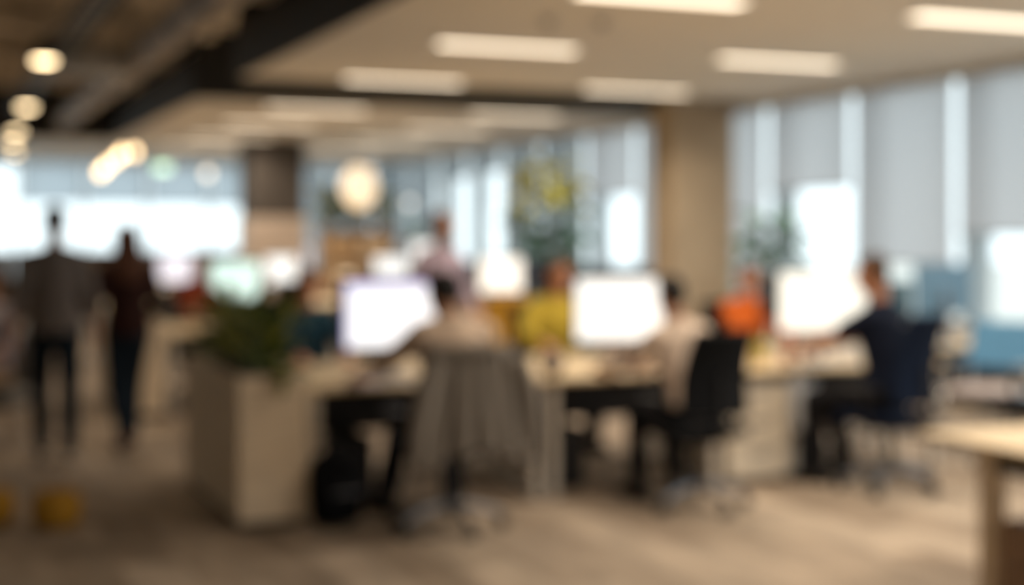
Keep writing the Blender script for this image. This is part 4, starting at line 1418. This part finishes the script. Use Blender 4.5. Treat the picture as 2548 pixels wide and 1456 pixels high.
CABM = mat('dark_blue_grey_metal', (0.035, 0.055, 0.075), 0.6, var=0.06)
for i, lab in enumerate(('low dark cabinet under the side windows, just beyond the pillar', 'low dark cabinet under the side windows, second beyond the pillar', 'low dark cabinet under the side windows, third beyond the pillar', 'low dark cabinet under the side windows, farthest one')):
    y0 = 15.9 + i * 1.64
    t = thing('low_cabinet', lab, 'cabinet', (8.15, y0, 0))
    MB().span((0.02, 0, 0.05), (0.52, 1.60, 1.20), 0.004).build('body', CABM, t)
    MB().span((0.04, 0.02, 0), (0.50, 1.58, 0.05)).build('plinth', BLACKPL, t)
    for j in range(2):
        d_ = MB().span((0, 0.01 + j * 0.795, 0.07), (0.019, 0.795 + j * 0.795, 1.19), 0.003).build('door', CABM, t)
        MB().span((-0.014, 0.72 + j * 0.12, 0.62), (0.001, 0.735 + j * 0.12, 0.78), 0.003).build('handle', GREYAL, d_)
t = bush('small green plant on the low dark cabinet beyond the pillar', (8.4, 18.3, 1.20), 0.20, 0.14, 20, [LEAFO, LEAFD], 91, leaf=0.12)
MB().lathe([(0.001, 0), (0.05, 0), (0.065, 0.09), (0.06, 0.09), (0.055, 0.07), (0.001, 0.07)], n=18).build('pot', TERRA, t)

CUPM = wood('dark_brown_wood', (0.14, 0.085, 0.05))
for i in range(5):
    x0 = 0.45 + i * 1.24
    t = thing('low_cupboard', 'low brown cupboard under the far windows, %s from the walkway end' % ORD[i], 'cabinet', (x0, 29.5, 0))
    MB().span((0, 0.02, 0.05), (1.2, 0.44, 1.32), 0.004).build('body', CUPM, t)
    MB().span((0.02, 0.04, 0), (1.18, 0.42, 0.05)).build('plinth', BLACKPL, t)
    for j in range(2):
        d_ = MB().span((0.01 + j * 0.595, 0, 0.07), (0.595 + j * 0.595, 0.019, 1.31), 0.003).build('door', CUPM, t)
        MB().span((0.55 + j * 0.09, -0.014, 0.62), (0.565 + j * 0.09, 0.001, 0.78), 0.003).build('handle', GREYAL, d_)

potted_tree('tall tree with yellow green top leaves standing by the side windows', (6.85, 15.6, 0), 2.45, 1.2, 0.46, 110, [LEAFB, LEAFY], 5, leaf=0.38)
potted_tree('blue green potted tree standing beside the brightest side window', (7.22, 11.3, 0), 1.82, 1.0, 0.36, 64, [LEAFB], 6, leaf=0.28)

# ------------------------------------------------------------------ desks by the side windows
make_desk('desk', 'light desk by the side windows carrying the blue grey monitor', 6.95, 8.55, 9.2, 10.0, 1)
make_monitor('blue grey backed monitor on the desk by the side windows', (7.68, 9.5, T), R(188), 0.62, 0.38, 0.44, SCR2, casing=BLUEGREY)
make_monitor('second blue grey backed monitor by the windows, behind the navy T-shirt', (7.12, 9.5, T), R(172), 0.44, 0.28, 0.36, SCR2, casing=mat('teal_casing', (0.06, 0.13, 0.18), 0.5))

t = thing('visitor_chair', 'light blue visitor chair on a chrome frame near the side windows', 'chair', (7.35, 8.55, 0), R(115))
MB().sheet(lambda u, v: ((u - 0.5) * 0.50, -0.21 - 0.09 * v + 0.04 * (2 * u - 1) ** 2, 0.62 + 0.34 * v), 10, 8, 0.035).build('backrest', BLUEFAB, t)
MB().box((0, 0.02, 0.46), (0.50, 0.46, 0.06), 0.028, None, 3).build('seat', mat('pale_seat_fabric', (0.52, 0.45, 0.44), 0.9), t)
for sx in (-1, 1):
    MB().tube([(sx * 0.25, -0.29, 0.90), (sx * 0.26, -0.23, 0.60), (sx * 0.26, -0.20, 0.44), (sx * 0.26, 0.20, 0.44), (sx * 0.26, 0.235, 0.40), (sx * 0.26, 0.24, 0.05), (sx * 0.26, 0.20, 0.02), (sx * 0.26, -0.22, 0.02)], 0.017, 10).build('side_frame', CHROME, t)
    MB().box((sx * 0.26, 0.0, 0.66), (0.045, 0.28, 0.03), 0.012, None, 2).build('armrest', CHROME, t)
    MB().tube([(sx * 0.26, 0.12, 0.655), (sx * 0.26, 0.13, 0.44)], 0.012, 8).build('arm_post', CHROME, t)
MB().tube([(-0.26, -0.22, 0.02), (0.26, -0.22, 0.02)], 0.014, 8).build('floor_bar', CHROME, t)
make_chair('black swivel chair cut by the edge of the picture near the windows', BLACKFAB, BLACKPL, (6.93, 7.75, 0), R(60))

# ------------------------------------------------------------------ desk in the near corner
t = thing('corner_desk', 'pale wood desk cut by the corner of the picture nearest us', 'desk', (4.08, 3.2, 0))
MB().span((0, 0, 0.71), (1.8, 2.0, 0.74), 0.003).build('desktop', OAK, t)
for yy in (0.06, 1.60):
    MB().span((0.06, yy, 0), (0.14, yy + 0.09, 0.71), 0.004).build('leg', BOXWOOD, t)
    MB().span((1.66, yy, 0), (1.74, yy + 0.09, 0.71), 0.004).build('leg', BOXWOOD, t)
MB().span((0.08, 0.15, 0.62), (0.11, 1.60, 0.71)).build('side_rail', BLACKPL, t)
t = thing('brown_pedestal', 'brown drawer cabinet under the corner desk', 'cabinet', (4.18, 4.21, 0))
MB().span((0, 0.0, 0.03), (0.5, 0.55, 0.43), 0.004).build('body', wood('brown_wood', (0.30, 0.19, 0.12)), t)
for i in range(2):
    d_ = MB().span((-0.018, 0.006, 0.04 + i * 0.195), (0, 0.544, 0.23 + i * 0.195), 0.003).build('drawer', MATS['brown_wood'], t)
    MB().span((-0.032, 0.2, 0.18 + i * 0.195), (-0.017, 0.35, 0.195 + i * 0.195), 0.003).build('handle', GREYAL, d_)

# ------------------------------------------------------------------ low yellow poufs on the walkway
for (xx, yy, lab) in ((0.70, 8.32, 'low mustard pouf on the carpet, the one further from the picture edge'), (0.36, 8.50, 'low mustard pouf on the carpet, cut by the edge of the picture')):
    t = thing('pouf', lab, 'pouf', (xx, yy, 0), 0, 'mustard poufs on the walkway')
    MB().lathe([(0.001, 0.012), (0.11, 0.012), (0.13, 0.04), (0.135, 0.10), (0.125, 0.17), (0.10, 0.195), (0.001, 0.20)], n=24).build('cushion', MUSTFAB, t)
    MB().tube([(0.134 * math.cos(a * 0.2618), 0.134 * math.sin(a * 0.2618), 0.135) for a in range(25)], 0.006, 6).build('piping', YELFAB, t)
    MB().cyl((0, 0, 0), (0, 0, 0.014), 0.10, n=20).build('foot_ring', BLACKPL, t)

bpy.data.scenes.remove(TMPS)
